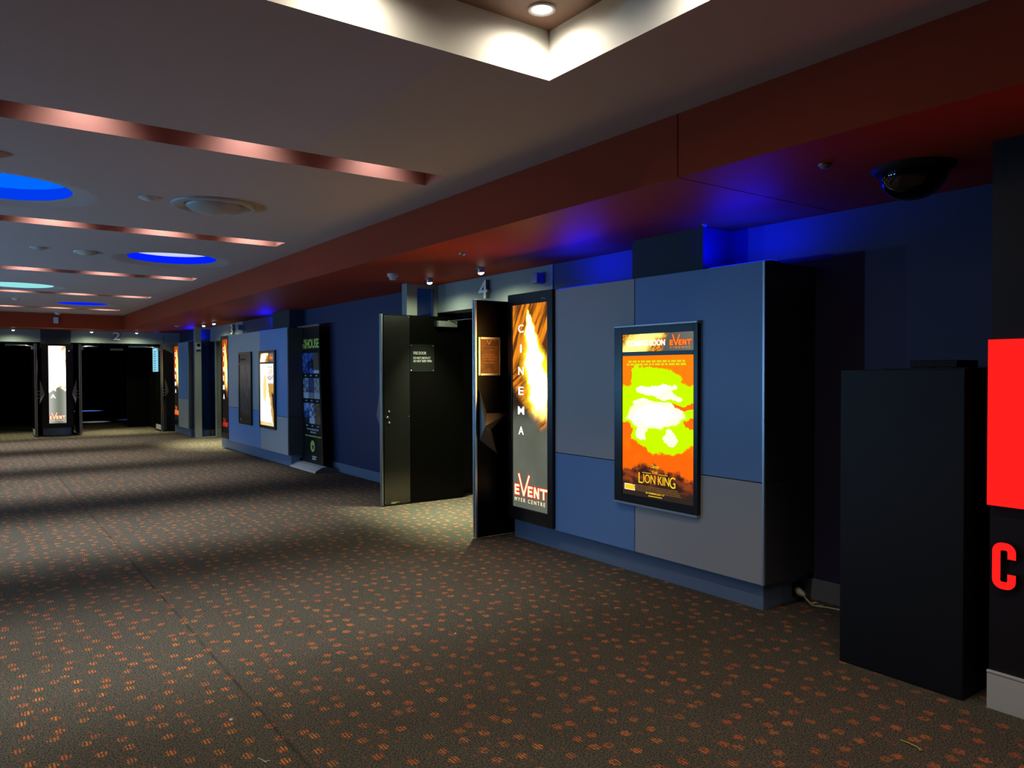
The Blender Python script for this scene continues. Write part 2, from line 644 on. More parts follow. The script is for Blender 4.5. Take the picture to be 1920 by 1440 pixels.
def sunset_art():
    g = G('backlit_sunset_print')
    u, v = g.uv()
    n1 = g.noise(g.xyz(g.mul(u, 2.2), g.mul(v, 4.0)), 1.0, 4.0, 0.55)
    n2 = g.noise(g.xyz(g.mul(u, 7.0), g.mul(v, 11.0), 4.0), 1.0, 4.0, 0.6)
    n3 = g.noise(g.xyz(g.mul(u, 5.0), g.mul(v, 16.0), 9.0), 1.0, 3.0, 0.6)
    w1 = g.sub(n1, 0.5)
    w2 = g.sub(n2, 0.5)

    wv = g.sep(g.noise(g.xyz(g.mul(u, 2.6), g.mul(v, 4.4), 2.0), 1.0, 5.0, 0.6, True))
    u0, v0 = u, v
    u = g.add(u, g.mul(g.sub(wv[0], 0.5), 0.42))
    v = g.add(v, g.mul(g.sub(wv[1], 0.5), 0.17))

    def blob(cx, cy, rx, ry, amp, lo=1.14, hi=0.86, p=2.0):
        amp = amp * 0.7
        a = g.m_('POWER', g.m_('ABSOLUTE', g.m_('DIVIDE', g.sub(u, cx), rx)), p)
        b = g.m_('POWER', g.m_('ABSOLUTE', g.m_('DIVIDE', g.sub(v, cy), ry)), p)
        e = g.add(g.add(a, b), g.add(g.mul(w1, amp), g.mul(w2, amp * 0.9)))
        return g.ss(e, lo, hi)
    orange = g.mix(g.ss(v, 0.25, 0.95), (1.0, 0.145, 0.004, 1), (1.0, 0.235, 0.005, 1))
    c = g.mix(g.mul(g.ss(n1, 0.5, 0.7), 0.5), orange, (1.05, 0.27, 0.006, 1))
    lime = g.mx(blob(0.5, 0.62, 0.62, 0.20, 1.1, p=3.5), blob(0.47, 0.76, 0.36, 0.155, 0.7, p=3.0))
    lime = g.mx(lime, blob(0.58, 0.44, 0.40, 0.11, 1.0))
    lime = g.mx(lime, blob(0.23, 0.86, 0.10, 0.07, 0.4))
    c = g.mix(lime, c, (0.62, 1.05, 0.0, 1))
    pale = g.mx(g.mx(blob(0.50, 0.765, 0.29, 0.045, 1.2), blob(0.69, 0.715, 0.12, 0.03, 0.9)), blob(0.47, 0.585, 0.38, 0.085, 1.0, 1.3, 0.85, 2.6))
    pale = g.mx(pale, g.mx(blob(0.28, 0.665, 0.14, 0.028, 0.9), blob(0.66, 0.43, 0.10, 0.055, 1.2)))
    pale = g.mx(pale, blob(0.29, 0.465, 0.06, 0.045, 0.9))
    c = g.mix(pale, c, (1.35, 1.35, 0.80, 1))
    core = g.mx(blob(0.47, 0.585, 0.30, 0.06, 0.9, 1.3, 0.6), blob(0.50, 0.77, 0.22, 0.028, 1.0, 1.3, 0.6))
    c = g.mix(core, c, (1.5, 1.5, 1.25, 1))
    oc = g.mx(blob(0.90, 0.655, 0.16, 0.02, 1.2), blob(0.97, 0.545, 0.06, 0.035, 1.1))
    oc = g.mx(oc, blob(0.03, 0.47, 0.12, 0.05, 1.2))
    c = g.mix(oc, c, (1.0, 0.16, 0.006, 1))
    u, v = u0, v0
    # dark rocky cloud bank along the foot of the print
    top = g.add(0.235, g.add(g.mul(w2, 0.16), g.mul(g.m_('ABSOLUTE', g.sub(u, 0.42)), -0.14)))
    dk = g.ss(v, g.add(top, 0.018), g.sub(top, 0.018))
    rock = g.mix(g.ss(n3, 0.42, 0.66), (0.040, 0.016, 0.012, 1), (0.30, 0.055, 0.014, 1))
    rock = g.mix(g.ss(v, 0.13, 0.02), rock, (0.030, 0.020, 0.016, 1))
    c = g.mix(dk, c, rock)
    return g.emit(c, 1.0)


M['art_sunset'] = sunset_art()


def strip_art(name, warm):
    """header strip of a poster case: burst of light fading into grey on the right"""
    g = G(name)
    u, v = g.uv()
    st = streak(g, u, v, R(40), 3.0, 16.0, 4.0)
    c = g.mix(g.ss(st, 0.42, 0.6), (0.35, 0.09, 0.012, 1), (1.0, 0.42, 0.02, 1))
    d = g.m_('ABSOLUTE', g.sub(g.mul(g.sub(u, 0.22), 1.4), g.mul(g.sub(v, 0.4), 0.35)))
    hot = g.ss(g.add(d, g.mul(g.sub(g.noise(g.xyz(g.mul(u, 7.0), g.mul(v, 3.0)), 1.0, 3.0), 0.5), 0.5)), 0.42, 0.12)
    c = g.mix(hot, c, warm)
    grey = g.ss(g.add(u, g.mul(v, -0.08)), 0.53, 0.60)
    c = g.mix(grey, c, g.mix(g.ss(u, 0.6, 1.0), (0.105, 0.11, 0.095, 1), (0.16, 0.17, 0.15, 1)))
    return g.emit(c, 1.0)


M['art_strip'] = strip_art('backlit_strip_print', (1.3, 1.45, 0.35, 1))
M['art_strip_hot'] = strip_art('backlit_strip_print_hot', (2.4, 1.7, 1.1, 1))


def late_art():
    """pale film print with a tall golden shape and a dark gold shape on the right"""
    g = G('backlit_pale_print')
    u, v = g.uv()
    w = g.sub(g.noise(g.xyz(g.mul(u, 3.0), g.mul(v, 8.0)), 1.0, 4.0), 0.5)
    c = g.mix(g.ss(u, 0.35, 0.75), (2.0, 1.95, 1.75, 1), (1.15, 1.15, 1.12, 1))

    def blob(cx, cy, rx, ry, amp):
        a = g.m_('POWER', g.m_('DIVIDE', g.sub(u, cx), rx), 2.0)
        b = g.m_('POWER', g.m_('DIVIDE', g.sub(v, cy), ry), 2.0)
        return g.ss(g.add(g.add(a, b), g.mul(w, amp)), 1.1, 0.9)
    c = g.mix(blob(0.34, 0.60, 0.13, 0.22, 0.8), c, (1.1, 0.82, 0.30, 1))
    lean = g.add(0.62, g.mul(g.sub(0.55, v), 0.55))
    x = g.add(g.sub(u, lean), g.mul(w, 0.25))
    low = g.mul(g.ss(v, 0.72, 0.66), g.ss(x, -0.02, 0.04))
    c = g.mix(low, c, (0.62, 0.33, 0.06, 1))
    dk = g.mul(g.ss(v, 0.56, 0.50), g.ss(x, 0.13, 0.19))
    c = g.mix(dk, c, (0.02, 0.018, 0.02, 1))
    c = g.mix(g.ss(v, 0.07, 0.05), c, (0.9, 0.75, 0.40, 1))
    return g.emit(c, 1.0)


M['art_late'] = late_art()


def dark_art():
    g = G('unlit_misty_print')
    u, v = g.uv()
    n = g.noise(g.xyz(g.mul(u, 9.0), g.mul(v, 5.0)), 1.0, 5.0, 0.65)
    c = g.mix(g.ss(n, 0.4, 0.7), (0.02, 0.018, 0.018, 1), (0.22, 0.19, 0.18, 1))
    top = g.mul(g.ss(v, 0.55, 0.95), g.ss(g.m_('ABSOLUTE', g.sub(u, 0.5)), 0.12, 0.4))
    c = g.mix(g.mul(top, 0.7), c, (0.20, 0.095, 0.05, 1))
    c = g.mix(g.ss(v, 0.25, 0.05), c, (0.02, 0.017, 0.015, 1))
    return g.bsdf(c, 0.3, 0.0, 0.5)


M['art_dark'] = dark_art()


def mini_art(name, a, b, scale=5.0, split=None, foot=None):
    g = G(name)
    u, v = g.uv()
    n = g.noise(g.xyz(g.mul(u, scale * 0.6), g.mul(v, scale), scale), 1.0, 3.0, 0.6)
    c = g.mix(g.ss(n, 0.42, 0.58), a, b)
    if split:
        c = g.mix(g.ss(g.add(v, g.mul(g.sub(n, 0.5), 0.2)), 0.30, 0.26), c, split)
    if foot:
        c = g.mix(g.ss(v, 0.16, 0.15), c, foot)
    return g.bsdf(c, 0.35, 0.0, 0.4)


M['black_print'] = paint('black_vinyl_print', (0.011, 0.012, 0.011, 1), 0.32, 0.06, 2.0, 0.01, 0.5)
M['lime_ink'] = paint('lime_ink', (0.62, 0.74, 0.14, 1), 0.4, 0.03)
M['pale_ink'] = paint('pale_grey_ink', (0.45, 0.50, 0.60, 1), 0.4, 0.03)
M['white_ink'] = paint('white_ink', (0.78, 0.79, 0.76, 1), 0.4, 0.03)
M['blue_ink'] = paint('deep_blue_ink', (0.03, 0.04, 0.16, 1), 0.4, 0.03)
M['grey_ink'] = paint('grey_engraving', (0.42, 0.43, 0.41, 1), 0.5, 0.03)
M['tan_ink'] = paint('tan_ink', (0.45, 0.24, 0.12, 1), 0.5, 0.03)
M['notice_print'] = mini_art('brown_notice_print', (0.30, 0.12, 0.035, 1), (0.16, 0.06, 0.02, 1), 3.0)
M['fire_plate'] = paint('dark_grey_plate', (0.009, 0.010, 0.009, 1), 0.45, 0.04, 3.0, 0.03, 0.1)
M['yellow_sticker'] = paint('yellow_green_sticker', (0.48, 0.48, 0.16, 1), 0.5, 0.05)
M['litter_white'] = paint('white_paper_scrap', (0.75, 0.74, 0.68, 1), 0.7, 0.03)
M['litter_straw'] = paint('yellow_straw', (0.55, 0.45, 0.09, 1), 0.6, 0.08, 30.0)

M['g_white'] = glow('lit_white_letters', (1, 1, 1, 1), 1.6)
M['g_dim_white'] = glow('lit_grey_letters', (0.55, 0.55, 0.52, 1), 1.0)
M['g_cream'] = glow('lit_cream_letters', (1.0, 0.82, 0.50, 1), 1.3)
M['g_red'] = glow('lit_red_outline', (0.75, 0.03, 0.02, 1), 1.0)
M['g_orange'] = glow('lit_orange_letters', (1.0, 0.30, 0.02, 1), 1.0)
M['g_yellow'] = glow('lit_yellow_letters', (1.0, 0.62, 0.02, 1), 1.0)
M['g_lime'] = glow('lit_lime_letters', (0.72, 0.80, 0.01, 1), 1.0)
M['g_tan'] = glow('lit_tan_small_print', (0.20, 0.10, 0.03, 1), 1.0)
M['g_dark'] = glow('lit_dark_letters', (0.02, 0.02, 0.02, 1), 1.0)
M['g_sign'] = glow('red_sign_face', (1.0, 0.014, 0.012, 1), 1.05)
M['g_lamp'] = glow('lamp_lens', (1.0, 0.97, 0.88, 1), 14.0)
M['g_cyan'] = glow('cyan_notice_face', (0.30, 0.72, 0.90, 1), 1.0)
M['g_blue_text'] = glow('blue_notice_text', (0.03, 0.20, 0.34, 1), 1.0)


# ------------------------------------------------------------------ room dimensions (metres)
H, HS = 2.83, 2.50          # main ceiling, lowered soffit
XF, XW = 3.00, 4.48         # fascia of the lowered soffit, right-hand wall
YB, YW = 19.93, 20.95       # far fascia, far wall
XL, YN = -4.2, -5.0         # walls outside the picture

# floor
f = MB()
f.quad([(XL, YN, 0), (8.5, YN, 0), (8.5, 36, 0), (XL, 36, 0)])
tag(f.build('floor', M['carpet']), 'dark brown carpet with rows of orange flecked motifs', 'carpet', kind='structure')

# main ceiling with openings
SLOTS = [(4.46, 4.76), (7.71, 8.01), (11.37, 11.72), (14.66, 15.00), (18.07, 18.40)]
XS0, XS1 = -3.2, 2.68
TRAY = (-1.6, 2.18, -1.6, 2.72)
COVES = [(2.01, 9.73, 0.49, 'blue'), (0.21, 6.69, 0.46, 'azure'), (0.65, 14.03, 0.48, 'cyan'), (1.87, 17.13, 0.44, 'blue')]
VENT = (1.62, 6.30, 0.325)


def ceiling_mesh():
    verts, edges = [], []

    def loop(pts):
        b = len(verts)
        verts.extend(Vector(p) for p in pts)
        n = len(pts)
        edges.extend((b + i, b + (i + 1) % n) for i in range(n))
    loop([(XL, YN), (XF + 0.01, YN), (XF + 0.01, YB + 0.01), (XL, YB + 0.01)])
    loop([(TRAY[0], TRAY[2]), (TRAY[1], TRAY[2]), (TRAY[1], TRAY[3]), (TRAY[0], TRAY[3])])
    for a, b in SLOTS:
        loop([(XS0, a), (XS1, a), (XS1, b), (XS0, b)])
    for cx, cy, r, k in COVES:
        rr = r + 0.17
        loop([(cx + rr * math.cos(2 * PI * i / 48), cy + rr * math.sin(2 * PI * i / 48)) for i in range(48)])
    res = delaunay_2d_cdt(verts, edges, [], 0, 1e-5)

    def solid(p):
        if TRAY[0] < p.x < TRAY[1] and TRAY[2] < p.y < TRAY[3]:
            return False
        if XS0 < p.x < XS1 and any(a < p.y < b for a, b in SLOTS):
            return False
        return all(math.hypot(p.x - cx, p.y - cy) > r + 0.165 for cx, cy, r, k in COVES)
    pts = res[0]
    m = MB()
    m.add([(v.x, v.y, H) for v in pts], [tuple(fc) for fc in res[2] if solid((pts[fc[0]] + pts[fc[1]] + pts[fc[2]]) / 3)])
    return m


tag(ceiling_mesh().build('ceiling', M['ceiling']), 'grey plasterboard ceiling cut by slots and round coves', 'ceiling', kind='structure')

# white tray over the viewer: white sides and brown top
t = MB()
x0, x1, y0, y1 = TRAY
ZT = 3.055
t.quad([(x0, y1, H), (x1, y1, H), (x1, y1, ZT), (x0, y1, ZT)], 0, False)
t.quad([(x1, y1, H), (x1, y0, H), (x1, y0, ZT), (x1, y1, ZT)], 0, False)
t.quad([(x1, y0, H), (x0, y0, H), (x0, y0, ZT), (x1, y0, ZT)], 0, False)
t.quad([(x0, y0, H), (x0, y1, H), (x0, y1, ZT), (x0, y0, ZT)], 0, False)
t.quad([(x0, y0, ZT), (x0, y1, ZT), (x1, y1, ZT), (x1, y0, ZT)], 1, False)
tag(t.build('ceiling_tray', [M['white'], M['brown']]), 'raised ceiling tray with white sides and a brown top', 'ceiling recess', kind='structure')

# copper lined slots
for i, (a, b) in enumerate(SLOTS):
    s = MB()
    d = 0.50
    s.quad([(XS0, b, H), (XS1, b, H), (XS1, b, H + d), (XS0, b, H + d)], 0, False)
    s.quad([(XS0, a, H), (XS1, a, H), (XS1, a, H + d), (XS0, a, H + d)], 0, False)
    s.quad([(XS1, a, H), (XS1, b, H), (XS1, b, H + d), (XS1, a, H + d)], 0, False)
    s.quad([(XS0, a, H), (XS0, b, H), (XS0, b, H + d), (XS0, a, H + d)], 0, False)
    s.quad([(XS0, a, H + d), (XS1, a, H + d), (XS1, b, H + d), (XS0, b, H + d)], 0, False)
    words = ['nearest', 'second nearest', 'middle', 'second farthest', 'farthest']
    tag(s.build('trim_%d' % (i + 1), M['copper']), 'long copper lined ceiling slot, %s of the five' % words[i], 'ceiling slot', 'copper lined ceiling slots', 'structure')

# lowered rust red soffit along the right wall, in two lengths with a fine joint, and across the far end
for nm, ya, yb, lab in (('ceiling_bulkhead', YN, 2.676, 'rust red lowered ceiling bulkhead near the red sign'), ('ceiling_bulkhead', 2.682, 22.0, 'rust red lowered ceiling bulkhead over the cinema doors')):
    b = MB()
    b.box(XF, 8.0, ya, yb, HS, H + 0.02)
    tag(b.build(nm, M['rust'], bevel=0.002), lab, 'bulkhead', kind='structure')
b = MB()
b.box(XL, XF - 0.001, YB, 22.0, HS, H + 0.02)
tag(b.build('ceiling_bulkhead', M['rust']), 'rust red lowered ceiling bulkhead across the far end', 'bulkhead', kind='structure')

# right-hand wall between the openings
DOOR4 = (5.56, 7.70)
DOOR3 = (15.40, 17.75)
w = MB()
w.box(XW, XW + 0.2, 1.46, DOOR4[0] - 0.03, 0, HS)
w.box(XW, XW + 0.2, DOOR4[1] + 0.06, DOOR3[0] - 0.03, 0, HS)
w.box(XW, XW + 0.2, DOOR3[1] + 0.16, YW + 0.2, 0, HS)
tag(w.build('wall_right', M['navy']), 'navy blue painted wall on the right', 'wall', kind='structure')
# door headers and dark vestibules behind the right-hand doors
for nm, (a, b), lab in (('trim_6', DOOR4, 'grey header over the nearest cinema doors'), ('trim_7', DOOR3, 'grey header over the second cinema entrance')):
    h = MB()
    h.box(XW - 0.01, XW + 0.24, a - 0.03, b + 0.06 + (0.1 if nm == 'trim_7' else 0), 2.18, HS)
    tag(h.build(nm, M['header']), lab, 'door header', kind='structure')
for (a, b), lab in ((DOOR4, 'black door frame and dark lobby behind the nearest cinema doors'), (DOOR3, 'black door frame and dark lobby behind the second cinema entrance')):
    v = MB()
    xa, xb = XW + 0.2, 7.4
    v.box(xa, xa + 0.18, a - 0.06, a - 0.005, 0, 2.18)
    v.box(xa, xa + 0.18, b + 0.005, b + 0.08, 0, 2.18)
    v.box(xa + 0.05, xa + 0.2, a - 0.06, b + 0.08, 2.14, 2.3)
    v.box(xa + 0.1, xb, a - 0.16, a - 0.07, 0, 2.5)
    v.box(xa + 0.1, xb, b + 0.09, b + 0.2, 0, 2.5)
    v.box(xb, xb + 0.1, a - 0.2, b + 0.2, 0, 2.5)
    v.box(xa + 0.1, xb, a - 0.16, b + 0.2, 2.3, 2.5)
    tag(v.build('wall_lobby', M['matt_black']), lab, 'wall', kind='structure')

# pilasters standing out of the wall above the clad units
for nm, xa, ya, yb, lab in (('pilaster', 4.18, 3.50, 4.19, 'charcoal pilaster above the near clad unit'), ('pilaster', 4.22, 11.98, 12.80, 'charcoal pilaster above the far clad unit')):
    p = MB()
    p.box(xa, XW + 0.01, ya, yb, 0, HS)
    ob = p.build('wall_pilaster', [M['charcoal'], M['navy']])
    for pl in ob.data.polygons:
        if abs(pl.normal.y) > 0.5:
            pl.material_index = 1
    tag(ob, lab, 'pilaster', kind='structure')

# near return wall that carries the red sign
w = MB()
w.box(3.66, 4.72, -1.0, 1.456, 0, HS)
tag(w.build('wall_sign', M['plum']), 'near black wall behind the red sign', 'wall', kind='structure')
w = MB()
w.box(3.645, 3.66, -1.0, 1.458, 0, 0.158)
w.box(3.642, 3.66, -1.0, 1.459, 0.160, 0.170)
tag(w.build('baseboard_sign', M['white_plastic'], bevel=0.002), 'pale grey skirting board under the red sign', 'skirting board', kind='structure')

# walls outside the picture and the far wall
w = MB()
w.box(XL - 0.1, XL, YN, 22, 0, H)
tag(w.build('wall_left', M['navy']), 'navy wall on the left', 'wall', kind='structure')
w = MB()
w.box(XL, 4.0, YN - 0.1, YN, 0, H)
w.box(3.66, 3.76, YN, -1.0, 0, HS)
tag(w.build('wall_back', M['navy']), 'navy wall behind the viewer', 'wall', kind='structure')

D1, D2 = (-0.62, 1.30), (2.10, 4.00)
w = MB()
w.box(XL, D1[0], YW, YW + 0.2, 0, HS)
w.box(D1[0], D1[1] + 0.1, YW, YW + 0.2, 2.205, HS)
w.box(D2[0] - 0.1, D2[1] + 0.08, YW, YW + 0.2, 2.205, HS)
w.box(D2[1] + 0.03, XW + 0.05, YW + 0.01, YW + 0.2, 0, HS)
tag(w.build('wall_far', M['header']), 'grey header wall over the far cinema doors', 'wall', kind='structure')
w = MB()
w.box(1.40, 2.02, YW - 0.02, YW + 0.3, 0, HS)
tag(w.build('wall_pier', M['charcoal']), 'charcoal pier between the two far doors', 'wall', kind='structure')
w = MB()
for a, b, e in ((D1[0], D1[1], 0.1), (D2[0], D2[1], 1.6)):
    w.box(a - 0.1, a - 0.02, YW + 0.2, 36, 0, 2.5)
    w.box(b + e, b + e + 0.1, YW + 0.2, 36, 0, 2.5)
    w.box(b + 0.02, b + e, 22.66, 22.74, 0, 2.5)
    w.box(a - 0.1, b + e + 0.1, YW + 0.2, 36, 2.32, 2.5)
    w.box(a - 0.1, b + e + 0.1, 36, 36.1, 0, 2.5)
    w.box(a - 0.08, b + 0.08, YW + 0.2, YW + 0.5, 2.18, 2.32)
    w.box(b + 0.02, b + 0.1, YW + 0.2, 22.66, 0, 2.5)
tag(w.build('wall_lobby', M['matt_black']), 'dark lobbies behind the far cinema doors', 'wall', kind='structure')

# skirting boards of the right wall
w = MB()
for a, b in ((1.46, 3.0), (7.80, 11.7), (18.0, 18.6), (20.1, 20.9)):
    w.box(XW - 0.016, XW, a, b, 0, 0.135)
tag(w.build('baseboard_right', M['skirt'], bevel=0.003), 'grey blue skirting board along the right wall', 'skirting board', kind='structure')


# ------------------------------------------------------------------ clad wall units
def clad_unit(x, y0, y1, z0, z1, ym, zs, label, lower_swap=False, top_split=True):
    """box unit with two columns of laminate panels (a seam at ym), joints at heights zs, plinth and edge trim"""
    t = thing('clad_wall_unit', label, 'wall unit', (x + 0.25, (y0 + y1) / 2, 0))
    c = MB()
    c.box(x + 0.02, XW - 0.002, y0 + 0.012, y1 - 0.004, z0 + 0.004, z1 - 0.004)
    c.build('carcass', M['matt_black'], t)
    e = 0.014
    zl, zr = zs
    cols = [(ym + 0.004, y1, zl, M['lam_grey'], M['lam_blue']), (y0 + e, ym - 0.004, zr, M['lam_blue'], M['lam_grey'])]
    for ya, yb, zz, mt, mb in cols:
        m = MB()
        m.box(x, x + 0.02, ya, yb, zz + 0.003, z1)
        m.build('front_panel', mt, t, 0.0015)
        m = MB()
        m.box(x, x + 0.02, ya, yb, z0, zz - 0.003)
        m.build('front_panel', mb, t, 0.0015)
    for za, zb in ((z0, zs[1] - 0.003), (zs[1] + 0.003, z1)):
        m = MB()
        m.box(x + 0.016, XW, y0 - 0.001, y0 + 0.014, za, zb)
        m.build('side_panel', M['lam_side'], t, 0.001)
    m = MB()
    m.box(x - 0.003, x + 0.014, y0 - 0.003, y0 + e - 0.002, z0, z1)
    m.build('edge_trim', M['rail'], t)
    m = MB()
    m.box(x + 0.02, XW, y0 + 0.014, y1 - 0.004, z1 - 0.02, z1 - 0.003)
    m.build('top_board', M['lam_side'], t)
    return t


U1 = clad_unit(3.94, 2.825, 4.845, 0.175, 2.166, 3.927, (0.822, 0.806), 'clad wall unit in blue and grey panels holding the sunset poster')
m = MB()
m.box(4.0, XW, 2.87, 5.50, 0.0, 0.172)
m.build('plinth', M['plinth'], U1, 0.003)
m = MB()
m.box(4.30, 4.42, 2.855, 2.871, 0.04, 0.12)
m.build('socket', M['matt_black'], U1, 0.003)

U2 = clad_unit(4.04, 11.56, 14.86, 0.185, 2.185, 12.92, (0.83, 0.78), 'clad wall unit in blue and grey panels holding two narrow posters')
m = MB()
m.box(4.11, XW, 11.63, 15.62, 0.0, 0.182)
m.build('plinth', M['plinth'], U2, 0.003)
m = MB()
m.box(4.25, 4.37, 11.615, 11.632, 0.05, 0.13)
m.build('socket', M['matt_black'], U2, 0.003)

U3 = clad_unit(4.10, 18.38, 19.38, 0.185, 2.185, 18.9, (0.86, 0.86), 'narrow blue clad unit behind the grey post')
for ch in U3.children:
    if ch.name.startswith('front_panel'):
        ch.data.materials[0] = M['lam_blue'] if ch.data.vertices[0].co.z > 0.5 else M['lam_grey']
m = MB()
m.box(4.17, XW, 18.46, 20.1, 0.0, 0.18)
m.build('plinth', M['plinth'], U3, 0.003)

# cable and plug beside the near unit
c = thing('power_cable', 'thin cream power cable and plug lying on the carpet by the clad unit', 'cable', (4.36, 2.7, 0))
m = MB()
m.lathe((4.33, 2.852, 0.075), [(0.001, 0.075), (0.012, 0.07), (0.02, 0.045), (0.024, 0.02), (0.024, 0.0), (0.001, 0.0)], 16, 0, (-0.25, -0.9, -0.2))
m.build('plug', M['cream'], c)
m = MB()
m.tube([(4.318, 2.80, 0.06), (4.31, 2.77, 0.04), (4.31, 2.735, 0.012), (4.33, 2.70, 0.007), (4.36, 2.65, 0.007), (4.38, 2.58, 0.006), (4.39, 2.50, 0.006), (4.41, 2.35, 0.006), (4.43, 2.2, 0.006)], 0.005)
m.build('flex', M['cream'], c)
m = MB()
m.tube([(4.305, 2.745, 0.018), (4.325, 2.715, 0.03), (4.345, 2.70, 0.02), (4.33, 2.73, 0.008), (4.35, 2.68, 0.012)], 0.006)
m.build('cable_tie', M['cream'], c)


# ------------------------------------------------------------------ lettering pieces
def event_logo(parent, fr, x, y, w, h, mats, w0, sub, scale_sub=True, name='logo'):
    """EVENT with a tall V, x/y lower left of the letters, h cap height of the low letters"""
    face, line = mats
    bw = h * 0.22
    cell = w / 5.05
    strokes = []

    def E(cx):
        a, b = cx, cx + cell * 0.74
        strokes.extend([((a + bw / 2, y), (a + bw / 2, y + h)), ((a, y + bw / 2), (b, y + bw / 2)), ((a, y + h / 2), (b - cell * 0.06, y + h / 2)), ((a, y + h - bw / 2), (b, y + h - bw / 2))])
    E(x)
    vx = x + cell * 1.42
    strokes.extend([((vx - cell * 0.78, y + h * 2.05), (vx + cell * 0.02, y - h * 0.02)), ((vx + cell * 0.86, y + h * 2.0), (vx - cell * 0.02, y - h * 0.02))])
    E(x + cell * 2.05)
    nx = x + cell * 2.98
    strokes.extend([((nx + bw / 2, y), (nx + bw / 2, y + h)), ((nx + cell * 0.8 - bw / 2, y), (nx + cell * 0.8 - bw / 2, y + h)), ((nx + bw / 2, y + h), (nx + cell * 0.8 - bw / 2, y))])
    tx = x + cell * 3.98
    strokes.extend([((tx - cell * 0.08, y + h - bw / 2), (tx + cell * 1.05, y + h - bw / 2)), ((tx + cell * 0.45, y), (tx + cell * 0.45, y + h))])
    o = MB()
    for p0, p1 in strokes:
        d = (Vector(p1) - Vector(p0)).normalized() * bw * 0.35
        o.bar(fr, tuple(Vector(p0) - d), tuple(Vector(p1) + d), bw * 1.9, w0, w0 + 0.0008, 1)
    for p0, p1 in strokes:
        o.bar(fr, p0, p1, bw, w0, w0 + 0.0018, 0)
    lg = o.build(name, [face, line], parent)
    if sub:
        text_mesh(sub, fr, x, y - h * 0.62, w * 0.92, h * 0.36, 0.0012, face, parent, 'lettering', 0.0, 0, 1.5, w0)
    return lg


def rows(parent, fr, x0, x1, ys, hh, mat, w0, seed, name='small_print', fill=0.86):
    """lines of print too small to read: short dashes"""
    rnd = random.Random(seed)
    m = MB()
    for y, a, b in [(yy, x0, x1) if not isinstance(yy, tuple) else yy for yy in ys]:
        x = a
        while x < b - hh:
            l = min(b - x, hh * rnd.uniform(1.2, 3.6))
            m.box(x, x + l, y, y + hh, w0, w0 + 0.001, 0, fr)
            x += l + hh * (1.6 - fill)
    return m.build(name, mat, parent)


# ------------------------------------------------------------------ cinema lightboxes
def lightbox(x, y0, y1, z0, z1, sy0, sy1, sz0, sz1, art, num, label, back=XW):
    t = thing('cinema_lightbox', label, 'lightbox', (x + 0.1, (y0 + y1) / 2, z0), 'cinema lightboxes')
    fr = face_w(x, 0, 0)
    m = MB()
    # frame: four sides round the screen, and the box behind
    m.box(-y1, -sy1, z0, z1, -0.05, 0.012, 0, fr)
    m.box(-sy0, -y0, z0, z1, -0.05, 0.012, 0, fr)
    m.box(-sy1, -sy0, z0, sz0, -0.05, 0.012, 0, fr)
    m.box(-sy1, -sy0, sz1, z1, -0.05, 0.012, 0, fr)
    m.build('frame', M['black'], t, 0.002)
    m = MB()
    m.box(x + 0.05, back - 0.004, y0 + 0.002, y1 - 0.002, z0 + 0.002, z1 - 0.002)
    m.build('housing', M['matt_black'], t)
    m = MB()
    m.slab(fr, -sy1, -sy0, sz0, sz1, -0.045, -0.004)
    scr = m.build('screen', art, t)
    W, Hh = sy1 - sy0, sz1 - sz0
    L = -sy1
    w0 = -0.0035
    zc = [0.863, 0.765, 0.655, 0.557, 0.46, 0.361] if num != '' else []
    for ch, v in zip('CINEMA', [sz0 + Hh * k for k in zc]):
        big = 1.0 if num == '4' else 1.35
        hw = big * W * (0.15 if ch not in 'IM' else (0.045 if ch == 'I' else 0.18))
        text_mesh(ch, fr, L + W * 0.24 - hw / 2, v, hw, Hh * 0.040 * big, 0.0015, M['g_white'], scr, 'lettering', 0.012, 0, 1, w0)
    if num:
        text_mesh(num, fr, L + W * 0.55, sz0 + Hh * 0.545, W * 0.34, Hh * 0.135, 0.0012, M['g_white'], scr, 'numeral', 0.01, 0, 1, w0)
    return t, scr, fr, L, W, Hh, sz0, w0


lb, scr, fr, L, W, Hh, z0_, w0 = lightbox(3.925, 4.848, 5.478, 0.185, 2.172, 4.918, 5.424, 0.298, 2.075, M['art_four'], '4', 'tall amber backlit lightbox for cinema four beside the open doors')
event_logo(scr, fr, L + W * 0.05, z0_ + 0.108, W * 0.93, 0.092, (M['g_cream'], M['g_red']), w0, 'MYER CENTRE')
m = MB()
m.tube([(3.905, 4.99, 2.105), (3.90, 4.95, 2.108), (3.898, 4.90, 2.098)], 0.004)
m.tube([(3.898, 4.90, 2.120), (3.897, 4.868, 2.105)], 0.003)
m.build('lock_latch', M['rail'], lb)

lb3, scr3, fr3, L3, W3, H3, z3, w03 = lightbox(4.045, 14.865, 15.37, 0.20, 2.19, 14.90, 15.30, 0.31, 2.12, M['art_three'], '3', 'tall orange lightbox for cinema three at the end of the far clad unit')
event_logo(scr3, fr3, L3 + W3 * 0.05, z3 + 0.12, W3 * 0.92, 0.08, (M['g_red'], M['g_dark']), w03, None)

lb2, scr2, fr2, L2, W2, H2, z2, w02 = lightbox(4.14, 19.40, 20.05, 0.22, 2.19, 19.45, 20.0, 0.33, 2.12, M['art_two'], '2', 'tall red orange lightbox for cinema two next to the grey post')
event_logo(scr2, fr2, L2 + W2 * 0.05, z2 + 0.12, W2 * 0.92, 0.10, (M['g_orange'], M['g_red']), w02, None)

